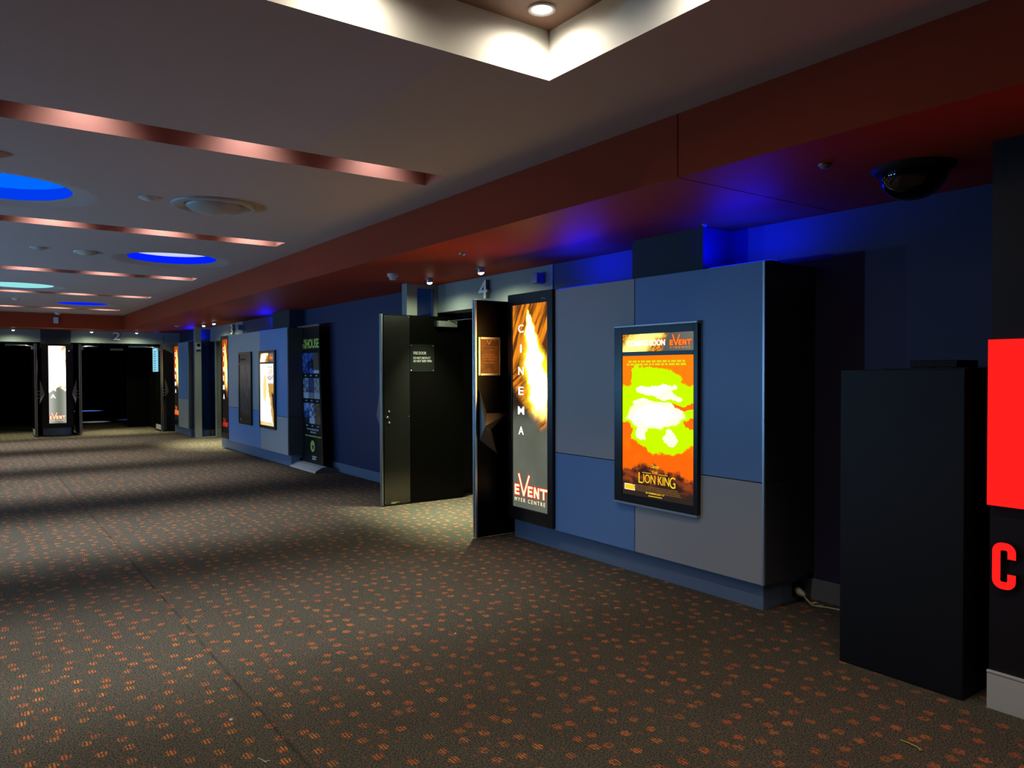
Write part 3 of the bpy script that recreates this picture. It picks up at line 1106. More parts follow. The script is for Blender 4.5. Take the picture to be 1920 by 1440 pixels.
# overexposed lightbox on the pier between the far doors
t = thing('cinema_lightbox', 'white glaring lightbox on the pier between the two far doors', 'lightbox', (1.71, YW - 0.1, 0.18), 'cinema lightboxes')
fr = face_s(YW - 0.16)
sx0, sx1, sz0, sz1 = 1.545, 1.895, 0.285, 2.115
m = MB()
m.box(1.40, sx0, 0.18, 2.16, -0.06, 0.012, 0, fr)
m.box(sx1, 2.05, 0.18, 2.16, -0.06, 0.012, 0, fr)
m.box(sx0, sx1, 0.18, sz0, -0.06, 0.012, 0, fr)
m.box(sx0, sx1, sz1, 2.16, -0.06, 0.012, 0, fr)
m.build('frame', M['black'], t, 0.002)
m = MB()
m.box(1.402, 2.048, YW - 0.1, YW - 0.022, 0.182, 2.158)
m.build('housing', M['matt_black'], t)
m = MB()
m.slab(fr, sx0, sx1, sz0, sz1, -0.05, -0.004)
sw = m.build('screen', M['art_white'], t)
for ch, zz, hw in (('E', 1.20, 0.10), ('M', 1.045, 0.12), ('A', 0.875, 0.11)):
    text_mesh(ch, fr, sx0 + 0.085 - hw / 2, zz, hw, 0.10, 0.0015, M['g_white'], sw, 'lettering', 0.012, 0, 1, -0.0035)
event_logo(sw, fr, sx0 + 0.01, sz0 + 0.10, 0.33, 0.075, (M['g_cream'], M['g_red']), -0.0035, 'MYER CENTRE')
m = MB()
m.disc((1.965, YW - 0.174, 2.0), 0.012, 12, 0, (0, -1, 0))
m.build('indicator', M['g_dim_white'], t)
m = MB()
m.box(1.42, 2.0, YW - 0.14, YW - 0.03, 0.0, 0.18)
tag(m.build('plinth_box', M['plinth'], bevel=0.003), 'blue grey plinth under the white lightbox on the far pier', 'plinth')

# ------------------------------------------------------------------ poster cases
t = thing('poster_case', 'wall poster case with a glowing orange and lime sunset film poster', 'poster case', (3.93, 3.71, 0.52), 'poster cases')
fr = face_w(3.94)
a, b = -4.107, -3.315
m = MB()
m.box(a, -4.026, 0.535, 1.812, 0, 0.032, 0, fr)
m.box(-3.352, b, 0.535, 1.812, 0, 0.032, 0, fr)
m.box(-4.026, -3.352, 0.535, 0.592, 0, 0.032, 0, fr)
m.box(-4.026, -3.352, 1.760, 1.812, 0, 0.032, 0, fr)
m.box(-4.026, -3.352, 1.605, 1.634, 0, 0.032, 0, fr)
m.build('frame', M['black'], t, 0.002)
for z in (0.518, 1.812):
    m = MB()
    m.box(a, b, z, z + 0.017, 0, 0.038, 0, fr)
    m.build('rail', M['rail'], t, 0.003)
m = MB()
m.slab(fr, -4.026, -3.352, 1.634, 1.760, 0.004, 0.024)
hs = m.build('header_screen', M['art_strip'], t)
m = MB()
m.slab(fr, -4.026, -3.352, 0.592, 1.605, 0.004, 0.024)
ps = m.build('screen', M['art_sunset'], t)
text_mesh('COMING SOON', fr, -3.975, 1.673, 0.365, 0.042, 0.0015, M['g_white'], hs, 'lettering', 0.02, 0, 1, 0.0245)
event_logo(hs, fr, -3.565, 1.672, 0.195, 0.036, (M['g_orange'], M['g_red']), 0.0245, 'CINEMAS')
rows(ps, fr, -3.98, -3.41, [1.535, (1.556, -3.965, -3.43)], 0.014, M['g_lime'], 0.0245, 3, 'cast_names', 0.8)
text_mesh('THE', fr, -3.735, 0.768, 0.058, 0.020, 0.0012, M['g_yellow'], ps, 'lettering', 0.0, 0, 1.1, 0.0245)
for xa, xb in ((-3.825, -3.742), (-3.67, -3.585)):
    m = MB()
    m.box(xa, xb, 0.766, 0.770, 0.0245, 0.0255, 0, fr)
    m.build('title_rule', M['g_yellow'], ps)
text_mesh('L', fr, -3.862, 0.690, 0.040, 0.076, 0.0012, M['g_yellow'], ps, 'lettering', 0.0, 0, 1, 0.0245)
text_mesh('ION KIN', fr, -3.815, 0.696, 0.245, 0.062, 0.0012, M['g_yellow'], ps, 'lettering', 0.0, 0, 0.95, 0.0245)
text_mesh('G', fr, -3.566, 0.686, 0.052, 0.078, 0.0012, M['g_yellow'], ps, 'lettering', 0.0, 0, 1, 0.0245)
text_mesh('Disney', fr, -3.745, 0.800, 0.08, 0.034, 0.0012, M['g_yellow'], ps, 'lettering', 0.0, 0.35, 0.9, 0.0245)
rows(ps, fr, 0, 0, [(0.668, -3.92, -3.49), (0.656, -3.93, -3.48), (0.644, -3.94, -3.47), (0.632, -3.90, -3.46)], 0.006, M['g_tan'], 0.0245, 5)
text_mesh('IN CINEMAS JULY 17', fr, -3.79, 0.618, 0.175, 0.014, 0.0012, M['g_yellow'], ps, 'lettering', 0.01, 0, 1, 0.0246)
rows(ps, fr, 0, 0, [(0.604, -3.765, -3.635)], 0.006, M['g_yellow'], 0.0245, 6)
m = MB()
m.box(-4.005, -3.90, 0.628, 0.672, 0.0245, 0.0252, 1, fr)
m.box(-3.999, -3.906, 0.633, 0.667, 0.0245, 0.0256, 0, fr)
m.build('rating_mark', [M['g_yellow'], M['g_cream']], ps)

XU = 4.04
fr = face_w(XU)
for nm, ya, yb, lab, lit in (('late', 12.085, 12.90, 'narrow glowing white film poster case on the far clad unit', True), ('dark', 13.35, 14.10, 'narrow unlit dark poster case on the far clad unit', False)):
    t = thing('poster_case', lab, 'poster case', (XU - 0.01, (ya + yb) / 2, 0.55), 'poster cases')
    bz, tz = 0.552, 1.845
    la, ra = -yb, -ya
    m = MB()
    m.box(la, la + 0.06, bz, tz, 0, 0.032, 0, fr)
    m.box(ra - 0.06, ra, bz, tz, 0, 0.032, 0, fr)
    m.box(la + 0.06, ra - 0.06, bz, bz + 0.05, 0, 0.032, 0, fr)
    m.box(la + 0.06, ra - 0.06, tz - 0.045, tz, 0, 0.032, 0, fr)
    m.box(la + 0.06, ra - 0.06, 1.625, 1.655, 0, 0.032, 0, fr)
    m.build('frame', M['black'], t, 0.002)
    m = MB()
    m.slab(fr, la + 0.06, ra - 0.06, 1.655, tz - 0.045, 0.004, 0.024)
    hs = m.build('header_screen', M['art_strip_hot'] if lit else M['black_print'], t)
    m = MB()
    m.slab(fr, la + 0.06, ra - 0.06, bz + 0.05, 1.625, 0.004, 0.024)
    ps = m.build('screen', M['art_late'] if lit else M['art_dark'], t)
    if lit:
        event_logo(hs, fr, ra - 0.27, 1.70, 0.18, 0.04, (M['g_orange'], M['g_red']), 0.0245, None)
        text_mesh('LATE', fr, ra - 0.36, 1.45, 0.24, 0.075, 0.0012, M['g_orange'], ps, 'lettering', 0.0, 0, 1, 0.0245)
        text_mesh('NIGHT', fr, ra - 0.38, 1.355, 0.30, 0.075, 0.0012, M['g_dark'], ps, 'lettering', 0.0, 0, 1, 0.0245)
        rows(ps, fr, 0, 0, [(1.56, ra - 0.36, ra - 0.14)], 0.02, M['g_dim_white'], 0.0245, 9)
    else:
        rows(hs, fr, 0, 0, [(1.70, la + 0.12, la + 0.42)], 0.03, M['fire_plate'], 0.0245, 11)
    m = MB()
    m.box(la + 0.08, la + 0.17, bz + 0.065, bz + 0.10, 0.0245, 0.0256, 0, fr)
    m.build('rating_mark', M['g_yellow'] if lit else M['tan_ink'], ps)


# ------------------------------------------------------------------ doors
def star_half(fr, cx, cz, rad, side, base, height, parent):
    """half of a five-pointed faceted star: side +1 keeps the viewer's right half"""
    pts = []
    for k in range(6):
        a = PI / 2 - k * PI / 5
        r = rad if k % 2 == 0 else rad * 0.40
        pts.append((cx + side * r * math.cos(a), cz + r * math.sin(a)))
    ctr = fr.p(cx, cz, base + height)
    vs = [fr.p(x, y, base) for x, y in pts] + [ctr, fr.p(cx, cz, base)]
    n = len(pts)
    fs = [(i, i + 1, n) for i in range(n - 1)] + [(0, n, n - 1)] + [(i, i + 1, n + 1) for i in range(n - 1)]
    m = MB()
    m.add(vs, fs)
    o = m.build('star_handle', M['star'], parent)
    s = MB()
    for dz in (-0.10, -0.02, 0.05):
        x = cx + side * 0.035
        s.cyl(fr.p(x, cz + dz, 0), 0.008, 0, base + 0.01, 10, 0, fr.n)
    s.build('standoff', M['alu'], o)
    return o


def leaf(name, label, fr, width, height, hinge_right, thick, group='open cinema door leaves', plate=False, base=0.012):
    """door leaf seen from its frame's face: u runs 0..width from the free edge (or from the hinge if hinge_right is False)"""
    t = thing(name, label, 'door', fr.p(width / 2, 0, 0), group, 'structure')
    m = MB()
    m.box(0.012, width - 0.004, base, height, -thick, 0, 0, fr)
    m.build('door_panel', M['door_black'], t, 0.001)
    m = MB()
    ue = -0.004
    m.box(ue, ue + 0.018, base, height + 0.002, -thick - 0.002, -thick * 0.62, 0, fr)
    m.box(ue, ue + 0.018, base, height + 0.002, -thick * 0.38, 0.002, 0, fr)
    m.build('edge_strip', M['alu'], t, 0.002)
    m = MB()
    m.box(ue + 0.006, ue + 0.014, base, height, -thick * 0.62, -thick * 0.38, 0, fr)
    m.build('edge_seal', M['matt_black'], t)
    return t


# door four: left leaf stands at right angles to the wall, its inner face to the viewer
fr = face_s(7.555, 3.69)
wl = 1.06
d4l = leaf('door_1', 'open black door leaf with a steel push plate and fire door sign', fr, wl, 2.128, True, 0.045)
m = MB()
m.box(0.028, 0.345, 0.018, 2.118, 0, 0.002, 0, fr)
m.build('push_plate', M['steel'], d4l)
m = MB()
for u, z in ((0.088, 1.049), (0.068, 0.985), (0.088, 0.925)):
    m.lathe(fr.p(u, z, 0.002), [(0.013, 0), (0.013, 0.004), (0.009, 0.008), (0.0045, 0.008), (0.004, 0.003)], 16, 0, fr.n)
for u, z in ((0.335, 0.99), (0.335, 2.105), (0.04, 2.105), (0.335, 0.04), (0.04, 0.04)):
    m.lathe(fr.p(u, z, 0.002), [(0.005, 0), (0.004, 0.002), (0.0005, 0.003)], 10, 0, fr.n)
m.build('bolt_heads', M['alu'], d4l)
m = MB()
m.box(0.351, 0.664, 1.49, 1.802, 0, 0.003, 0, fr)
fp = m.build('fire_sign', M['fire_plate'], d4l, 0.001)
text_mesh('FIRE DOOR', fr, 0.393, 1.687, 0.165, 0.032, 0.0008, M['grey_ink'], fp, 'lettering', 0.0, 0, 1, 0.0032)
text_mesh('DO NOT OBSTRUCT', fr, 0.393, 1.635, 0.222, 0.024, 0.0008, M['grey_ink'], fp, 'lettering', 0.0, 0, 1, 0.0032)
text_mesh('DO NOT KEEP OPEN', fr, 0.393, 1.600, 0.235, 0.024, 0.0008, M['grey_ink'], fp, 'lettering', 0.0, 0, 1, 0.0032)
m = MB()
for u in (0.365, 0.65):
    for z in (1.505, 1.787):
        m.lathe(fr.p(u, z, 0.003), [(0.006, 0), (0.005, 0.002), (0.0005, 0.003)], 10, 0, fr.n)
m.build('screw_head', M['alu'], fp)
m = MB()
m.box(0.682, 0.95, 2.008, 2.075, 0, 0.05, 0, fr)
cl = m.build('door_closer', M['alu_paint'], d4l, 0.003)
m = MB()
m.box(0.664, 0.684, 2.012, 2.072, 0, 0.046, 0, fr)
m.build('closer_cap', M['matt_black'], cl)
m = MB()
m.box(0.684, 0.692, 2.006, 2.077, 0.001, 0.052, 0, fr)
m.build('closer_edge', M['alu'], cl)
m = MB()
m.tube([fr.p(0.84, 2.078, 0.035), fr.p(1.0, 2.098, 0.20), fr.p(1.10, 2.105, 0.42)], 0.006, 8)
m.cyl(fr.p(0.84, 2.07, 0.035), 0.012, 0, 0.015, 12)
m.build('closer_arm', M['alu'], cl)
m = MB()
m.box(0.108, 0.165, 0.022, 0.042, 0.002, 0.0032, 0, fr)
m.box(0.165, 0.205, 0.032, 0.040, 0.002, 0.0032, 0, fr)
m.build('sticker', M['yellow_sticker'], d4l)
frn = face_n(7.60, 3.69 + wl)
star_half(frn, wl - 0.03, 1.0, 0.32, -1, 0.055, 0.10, d4l)

# door four: right leaf, its outer face to the viewer
fr = face_s(5.595, 3.645)
d4r = leaf('door_2', 'open black door leaf with a framed notice and bronze star handle', fr, 1.06, 2.128, True, 0.045)
star_half(fr, 0.032, 1.015, 0.325, 1, 0.012, 0.095, d4r)
m = MB()
a, b, c0, c1 = 0.022, 0.268, 1.456, 1.802
m.box(a, a + 0.022, c0, c1, 0, 0.014, 0, fr)
m.box(b - 0.022, b, c0, c1, 0, 0.014, 0, fr)
m.box(a + 0.022, b - 0.022, c0, c0 + 0.022, 0, 0.014, 0, fr)
m.box(a + 0.022, b - 0.022, c1 - 0.022, c1, 0, 0.014, 0, fr)
nf = m.build('notice_frame', M['alu'], d4r, 0.004)
m = MB()
m.slab(fr, a + 0.022, b - 0.022, c0 + 0.022, c1 - 0.022, 0.001, 0.006)
m.build('notice', M['notice_print'], nf)
ink = M['tan_ink']
text_mesh('THIS SESSION HAS', fr, 0.062, 1.705, 0.17, 0.018, 0.0006, ink, nf, 'lettering', 0.01, 0, 1, 0.0062)
text_mesh('NOW COMMENCED', fr, 0.062, 1.678, 0.17, 0.018, 0.0006, ink, nf, 'lettering', 0.01, 0, 1, 0.0062)
rows(nf, fr, 0, 0, [(1.640, 0.08, 0.21), (1.618, 0.07, 0.225), (1.596, 0.075, 0.215), (1.565, 0.085, 0.205)], 0.010, ink, 0.0062, 21)
m = MB()
m.bar(fr, (0.115, 1.775), (0.14, 1.735), 0.009, 0.0062, 0.0068)
m.bar(fr, (0.165, 1.775), (0.14, 1.735), 0.009, 0.0062, 0.0068)
m.build('logo', M['cream'], nf)
m = MB()
m.box(1.02, 1.055, 1.96, 2.10, -0.02, 0.03, 0, fr)
m.build('hinge', M['alu'], d4r)


# far doors: leaves folded out at right angles to the far wall
def far_leaf(name, x, faces_left, label):
    """leaf in a plane x = const; free edge at y = 20.40, hinge at 21.35"""
    ya, wd = 20.40, 0.95
    if faces_left:         # lobby face looks to -X; the frame's right axis runs towards -Y
        f_out = Fr((x, ya + wd, 0), (0, -1, 0), (0, 0, 1))
        cu, side = wd - 0.03, -1
    else:                  # lobby face looks to +X
        f_out = Fr((x, ya, 0), (0, 1, 0), (0, 0, 1))
        cu, side = 0.03, 1
    t = thing(name, label, 'door', (x, ya + wd / 2, 0), 'far cinema door leaves', 'structure')
    m = MB()
    m.box(0.0, wd, 0.03, 2.15, -0.045, 0, 0, f_out)
    m.build('door_panel', M['door_black'], t)
    s = MB()
    e = wd - 0.01 if faces_left else -0.008
    s.box(e, e + 0.018, 0.03, 2.152, -0.048, -0.03, 0, f_out)
    s.box(e, e + 0.018, 0.03, 2.152, -0.015, 0.003, 0, f_out)
    s.build('edge_strip', M['alu'], t)
    star_half(f_out, cu, 1.0, 0.32, side, 0.06, 0.09, t)
    k = MB()
    sgn = 1 if faces_left else -1
    xi = x + sgn * 0.045
    k.box(min(xi, xi + sgn * 0.05), max(xi, xi + sgn * 0.05), ya + 0.03, ya + 0.13, 2.02, 2.09)
    cl = k.build('door_closer', M['alu_paint'], t)
    k = MB()
    k.tube([(xi + sgn * 0.03, ya + 0.08, 2.095), (xi + sgn * 0.16, ya + 0.2, 2.11), (xi + sgn * 0.42, ya + 0.6, 2.12)], 0.012, 8)
    k.build('closer_arm', M['alu'], cl)
    k = MB()
    xi = x + sgn * 0.046
    zb = 0.04
    k.box(min(xi, xi + sgn * 0.006), max(xi, xi + sgn * 0.006), ya + 0.02, ya + 0.62, zb, 0.16)
    k.build('kick_plate', M['white_plastic'] if not faces_left else M['alu'], t)
    if not faces_left:
        k = MB()
        k.box(0.03, 0.27, 1.46, 1.80, 0.0, 0.016, 0, f_out)
        k.build('notice_frame', M['tan_ink'], t, 0.003)
    k = MB()
    k.cyl((x + sgn * 0.02, ya + 0.02, 0.0), 0.012, 0, 0.035, 10)
    k.build('drop_bolt', M['white_plastic'], t)
    return t


far_leaf('door_3', 1.285, False, 'dark door leaf of the left far cinema, edge on beside the white lightbox')
far_leaf('door_4', 2.135, True, 'dark door leaf just right of the white lightbox, edge on')
d2r = far_leaf('door_5', 3.955, False, 'dark door leaf with a lit cyan notice at the right of cinema two')
fr = face_w(3.909)
m = MB()
m.slab(fr, -21.32, -20.72, 1.50, 2.10, 0, 0.012)
nt = m.build('lit_notice', M['g_cyan'], d2r)
rows(nt, fr, 0, 0, [(1.53 + 0.058 * i, -21.22 + 0.02 * (i % 3), -20.86 - 0.03 * (i % 2)) for i in range(9)], 0.030, M['g_blue_text'], 0.0125, 31, 'small_print', 0.7)

# inner lobby fittings of the two far cinemas
t = thing('door_6', 'dark inner lobby door with a tall D handle in cinema two', 'door', (3.55, 22.6, 0), None, 'structure')
m = MB()
m.box(3.50, 3.98, 22.60, 22.65, 0.0, 2.15)
m.build('door_panel', M['void'], t)
m = MB()
m.box(3.485, 3.50, 22.595, 22.655, 0.0, 2.15)
m.build('edge_strip', M['fire_plate'], t)
m = MB()
m.tube([(3.57, 22.6, 1.42), (3.57, 22.53, 1.42), (3.57, 22.52, 1.38), (3.57, 22.52, 0.94), (3.57, 22.53, 0.90), (3.57, 22.6, 0.90)], 0.014)
m.build('door_handle', M['fire_plate'], t)
for nm, xa, xb, yy, zz, lab in (('closer_bar', 2.20, 2.58, 21.42, 2.11, 'grey door closer bar at the top left of the cinema two opening'), ('closer_bar', 2.98, 3.28, 21.8, 2.05, 'grey door closer bar in the middle of the cinema two opening'), ('closer_bar', 3.35, 3.80, 21.42, 2.12, 'grey door closer bar at the top right of the cinema two opening'), ('closer_bar', 0.72, 1.16, 21.42, 2.12, 'grey door closer bar at the top of the left far opening')):
    m = MB()
    m.box(xa, xb, yy, yy + 0.05, zz, zz + 0.05)
    o = m.build(nm, M['alu_paint'], bevel=0.004)
    tag(o, lab, 'door closer', 'door closer bars in the far openings')

# ------------------------------------------------------------------ glazed screens beside the doors
def side_light(y, xa, xb, xc, label):
    t = thing('window_1' if y < 10 else 'window_2', label, 'glazed screen', (xa, y, 0), None, 'structure')
    m = MB()
    m.box(xa, xa + 0.135, y - 0.02, y + 0.10, 0, HS)
    m.build('post', M['alu_paint'], t, 0.003)
    m = MB()
    m.box(xb, xb + 0.035, y - 0.01, y + 0.08, 0, HS)
    m.box(xa + 0.135, xb, y - 0.005, y + 0.07, 0, 0.03)
    m.box(xa + 0.135, xb, y - 0.005, y + 0.07, HS - 0.045, HS)
    m.build('frame', M['alu_paint'], t, 0.002)
    m = MB()
    m.box(xa + 0.135, xb, y + 0.03, y + 0.042, 0.03, HS - 0.045)
    m.build('pane', M['blue_glass'], t)
    return t


side_light(7.68, 4.06, 4.435, 0, 'blue glazed screen with a grey post behind the fire door leaf')
s2 = side_light(17.85, 4.13, 4.565, 0, 'blue glazed screen with a grey post beside the third cinema entrance')
m = MB()
m.box(4.60, 4.76, 17.90, 18.0, 0, 2.18)
m.box(4.595, 4.78, 17.885, 17.9, 0, 0.16)
m.build('jamb_panel', M['alu_paint'], s2, 0.002)
t = thing('wall_alarm', 'small square notice with a black round button on the grey post', 'sign', (4.20, 17.82, 2.0))
m = MB()
m.box(4.145, 4.255, 17.805, 17.829, 2.00, 2.145)
m.build('plate', M['white_plastic'], t, 0.004)
m = MB()
m.cyl((4.20, 17.805, 2.09), 0.038, 0, 0.012, 20, 0, (0, -1, 0))
m.build('button', M['matt_black'], t)
m = MB()
m.box(4.155, 4.245, 17.80, 17.806, 1.955, 1.985)
m.build('label_strip', M['matt_black'], t)

# ------------------------------------------------------------------ door numbers
def number(s, fr, x, z, w, h, d0, d1, label, bold=0.012):
    o = text_mesh(s, fr, x, z, w, h, d1 - d0, [M['white_ink'], M['star']], None, 'door_number', bold, 0, 1, d0)
    return tag(o, label, 'number', 'raised cinema numbers')


number('4', face_w(XW - 0.01), -6.725, 2.262, 0.165, 0.195, 0.008, 0.05, 'raised white number 4 over the nearest doors')
number('3', face_w(XW - 0.01), -16.05, 2.265, 0.165, 0.2, 0.008, 0.06, 'raised white number 3 over the second entrance')
number('2', face_s(YW), 2.92, 2.285, 0.165, 0.195, 0.012, 0.05, 'raised grey number 2 over the far doors')

# small sensor boxes on the headers
for y, lab in ((5.70, 'small blue grey sensor box beside the number 4'), (15.42, 'small blue grey sensor box beside the number 3')):
    t = thing('sensor_box', lab, 'sensor', (XW, y, 2.33), 'sensor boxes over the doors')
    m = MB()
    m.box(XW - 0.10, XW - 0.01, y - 0.045, y + 0.045, 2.33, 2.43)
    m.build('case', M['blue_box'], t, 0.006)
    m = MB()
    m.box(XW - 0.012, XW, y - 0.03, y + 0.03, 2.345, 2.415)
    m.build('bracket', M['fire_plate'], t)

# ------------------------------------------------------------------ pull-up banner
t = thing('pull_up_banner', 'black pull up banner with rows of small film pictures on the floor', 'banner', (4.28, 11.15, 0))
yb0, yb1, yt0, yt1, xb, zb, zt = 10.72, 11.60, 10.86, 11.74, 4.28, 0.07, 2.185
o_ = Vector((xb, yb1, zb))
up = Vector((0, (yt1 - yb1), zt - zb))


class Sheet(Fr):
    """slightly skewed sheet of the banner"""

    def __init__(s):
        s.o = o_
        s.r = Vector((0, -1, 0))
        s.u = up.normalized()
        s.n = Vector((-1, 0, 0))


fr = Sheet()
BW, BH = yb1 - yb0, up.length
m = MB()
m.slab(fr, 0, BW, 0, BH, 0, 0.003)
sheet = m.build('sheet', M['black_print'], t)
m = MB()
m.box(-0.01, BW + 0.01, BH - 0.005, BH + 0.03, -0.012, 0.014, 0, fr)
m.build('top_rail', M['alu'], t, 0.004)
m = MB()
prof = [(-0.17, 0.0), (0.16, 0.0), (0.15, 0.03), (0.06, 0.075), (-0.02, 0.085), (-0.10, 0.06), (-0.165, 0.02)]
fb = Fr((4.26, 10.60, 0), (-1, 0, 0), (0, 0, 1))
m.poly(fb, prof, 0, 1.06)
bb = m.build('base', M['white_plastic'], t, 0.004)
m = MB()
m.poly(Fr((4.26, 10.58, 0), (-1, 0, 0), (0, 0, 1)), [(x * 1.02, y * 1.02) for x, y in prof], 0.0, 0.02)
m.build('end_cap', M['star'], bb)
m = MB()
m.cyl((4.31, 11.15, 0.05), 0.010, 0, 2.12, 10)
m.build('support_pole', M['alu'], t)
text_mesh('HOUSE', fr, 0.32, 1.785, 0.53, 0.145, 0.001, M['lime_ink'], sheet, 'lettering', 0.03, 0, 0.95, 0.0032)
text_mesh('IN', fr, 0.235, 1.865, 0.075, 0.07, 0.001, M['lime_ink'], sheet, 'lettering', 0.02, 0, 1, 0.0032)
text_mesh('THE', fr, 0.17, 1.785, 0.14, 0.07, 0.001, M['lime_ink'], sheet, 'lettering', 0.02, 0, 0.95, 0.0032)
mini = [[((0.02, 0.03, 0.12, 1), (0.10, 0.22, 0.75, 1), 4, None, None), ((0.01, 0.012, 0.03, 1), (0.06, 0.14, 0.6, 1), 2.5, None, None), ((0.16, 0.11, 0.08, 1), (0.13, 0.09, 0.07, 1), 3, None, (0.65, 0.66, 0.75, 1))],
        [((0.05, 0.05, 0.09, 1), (0.42, 0.48, 0.62, 1), 4, (0.60, 0.66, 0.8, 1), None), ((0.02, 0.025, 0.09, 1), (0.10, 0.12, 0.30, 1), 7, (0.30, 0.27, 0.27, 1), None), ((0.22, 0.20, 0.20, 1), (0.46, 0.44, 0.44, 1), 5, (0.52, 0.52, 0.58, 1), None)],
        [((0.02, 0.06, 0.25, 1), (0.35, 0.50, 0.85, 1), 2.5, (0.03, 0.03, 0.04, 1), None), ((0.60, 0.68, 0.85, 1), (0.05, 0.08, 0.28, 1), 5, (0.62, 0.68, 0.80, 1), None), ((0.36, 0.16, 0.05, 1), (0.08, 0.06, 0.07, 1), 5, (0.20, 0.15, 0.10, 1), None)]]
for r in range(3):
    zz = 1.40 - r * 0.387
    for c in range(3):
        a, b2, sc, sp, ft = mini[r][c]
        x = 0.15 + c * 0.228
        m = MB()
        m.slab(fr, x, x + 0.218, zz, zz + 0.315, 0.0025, 0.0042)
        m.build('film_picture', mini_art('film_picture_print_%d' % (r * 3 + c), a, b2, sc, sp, ft), sheet)
    for c in range(3):
        m = MB()
        m.box(0.225 + c * 0.228, 0.295 + c * 0.228, zz - 0.045, zz - 0.025, 0.003, 0.004, 0, fr)
        m.build('caption', M['pale_ink'], sheet)
rows(sheet, fr, 0, 0, [(0.525, 0.26, 0.74), (0.48, 0.40, 0.62)], 0.026, M['pale_ink'], 0.0032, 41)
rows(sheet, fr, 0, 0, [(0.425, 0.18, 0.84)], 0.018, M['lime_ink'], 0.0032, 42)
m = MB()
m.lathe(fr.p(0.47, 0.28, 0.003), [(0.0001, 0.0012), (0.088, 0.0012), (0.088, 0)], 28, 0, (-1, 0, 0), False)
rd = m.build('round_badge', M['lime_ink'], sheet)
rd.location.z += 0.0
m = MB()
m.poly(fr, [(0.43, 0.305), (0.45, 0.255), (0.47, 0.23), (0.505, 0.24), (0.515, 0.305), (0.48, 0.29), (0.455, 0.295)], 0.0043, 0.0052)
m.build('badge_mark', M['blue_ink'], rd)

rows(sheet, fr, 0, 0, [(0.11, 0.44, 0.62), (0.075, 0.44, 0.60)], 0.024, M['white_ink'], 0.0032, 43)

# ------------------------------------------------------------------ black plinth with a small box on top
t = thing('black_cabinet', 'tall plain black plinth standing between the wall unit and red sign', 'cabinet', (3.9, 1.84, 0))
m = MB()
m.box(3.625, 4.21, 1.548, 2.142, 0.0, 1.500)
m.build('body', M['cabinet'], t, 0.004)
m = MB()
m.box(3.63, 4.21, 1.55, 1.93, 1.500, 1.507)
m.build('top_board', M['matt_black'], t)
t = thing('set_top_box', 'small flat black box lying on the tall black plinth', 'box', (3.88, 1.75, 1.507))
m = MB()
m.box(3.76, 3.98, 1.64, 1.86, 1.510, 1.545)
m.build('case', M['matt_black'], t, 0.004)
for x in (3.78, 3.96):
    for y in (1.66, 1.84):
        m = MB()
        m.cyl((x, y, 1.507), 0.008, 0, 0.004, 8)
        m.build('foot', M['black'], t)

# ------------------------------------------------------------------ red sign
t = thing('red_sign', 'large plain red lit panel on the near black wall', 'sign', (3.64, 0.8, 0.905))
m = MB()
m.box(3.632, 3.660, 0.2, 1.450, 0.912, 1.622)
m.build('housing', M['matt_black'], t)
m = MB()
m.box(3.620, 3.632, 0.195, 1.454, 0.906, 1.630)
m.build('face', M['g_sign'], t, 0.002)
# raised letter C
fr = face_w(3.66)
t = thing('sign_letter', 'red lit raised letter C under the red panel', 'letter', (3.65, 1.385, 0.55))


def c_outline(x0, x1, z0, z1, th, r):
    """block capital C with rounded outer corners, as strips: list of outer and inner points"""
    out, inn = [], []
    gap = (z1 - z0) * 0.34

    def arc(cx, cy, rad, a0, a1, n=6):
        return [(cx + rad * math.cos(R(a0 + (a1 - a0) * i / n)), cy + rad * math.sin(R(a0 + (a1 - a0) * i / n))) for i in range(n + 1)]
    ri = max(0.004, r - th)
    o = [(x1, z1 - gap)] + arc(x1 - r, z1 - r, r, 0, 90) + arc(x0 + r, z1 - r, r, 90, 180) + arc(x0 + r, z0 + r, r, 180, 270) + arc(x1 - r, z0 + r, r, 270, 360) + [(x1, z0 + gap)]
    i = [(x1 - th, z1 - gap)] + arc(x1 - th - ri, z1 - th - ri, ri, 0, 90) + arc(x0 + th + ri, z1 - th - ri, ri, 90, 180) + arc(x0 + th + ri, z0 + th + ri, ri, 180, 270) + arc(x1 - th - ri, z0 + th + ri, ri, 270, 360) + [(x1 - th, z0 + gap)]
    return o, i


oo, ii = c_outline(-1.434, -1.341, 0.545, 0.748, 0.033, 0.040)
m = MB()
face, side_ = MB(), MB()
n = len(oo)
wa, wb = 0.0, 0.03
for k in range(n - 1):
    face.add([fr.p(*oo[k], wb), fr.p(*oo[k + 1], wb), fr.p(*ii[k + 1], wb), fr.p(*ii[k], wb)], [(0, 1, 2, 3)])
    for pp in (oo, ii):
        side_.add([fr.p(*pp[k], wa), fr.p(*pp[k + 1], wa), fr.p(*pp[k + 1], wb), fr.p(*pp[k], wb)], [(0, 1, 2, 3)])
for k in (0, n - 1):
    side_.add([fr.p(*oo[k], wa), fr.p(*oo[k], wb), fr.p(*ii[k], wb), fr.p(*ii[k], wa)], [(0, 1, 2, 3)])
face.build('face', M['g_sign'], t)
side_.build('return', M['matt_black'], t)

# ------------------------------------------------------------------ ceiling fittings
def dome(c, r):
    t = thing('security_dome', 'black glossy security camera dome under the rust red soffit', 'camera', c)
    m = MB()
    m.lathe(c, [(r * 1.22, 0.0), (r * 1.22, -0.012), (r * 1.04, -0.03), (r * 0.98, -0.03)], 40)
    m.build('mount_ring', M['matt_black'], t)
    m = MB()
    m.lathe(c, [(r * math.cos(R(a)), -0.03 - r * 0.85 * math.sin(R(a))) for a in range(0, 91, 6)], 40)
    m.build('bubble', M['dome'], t)


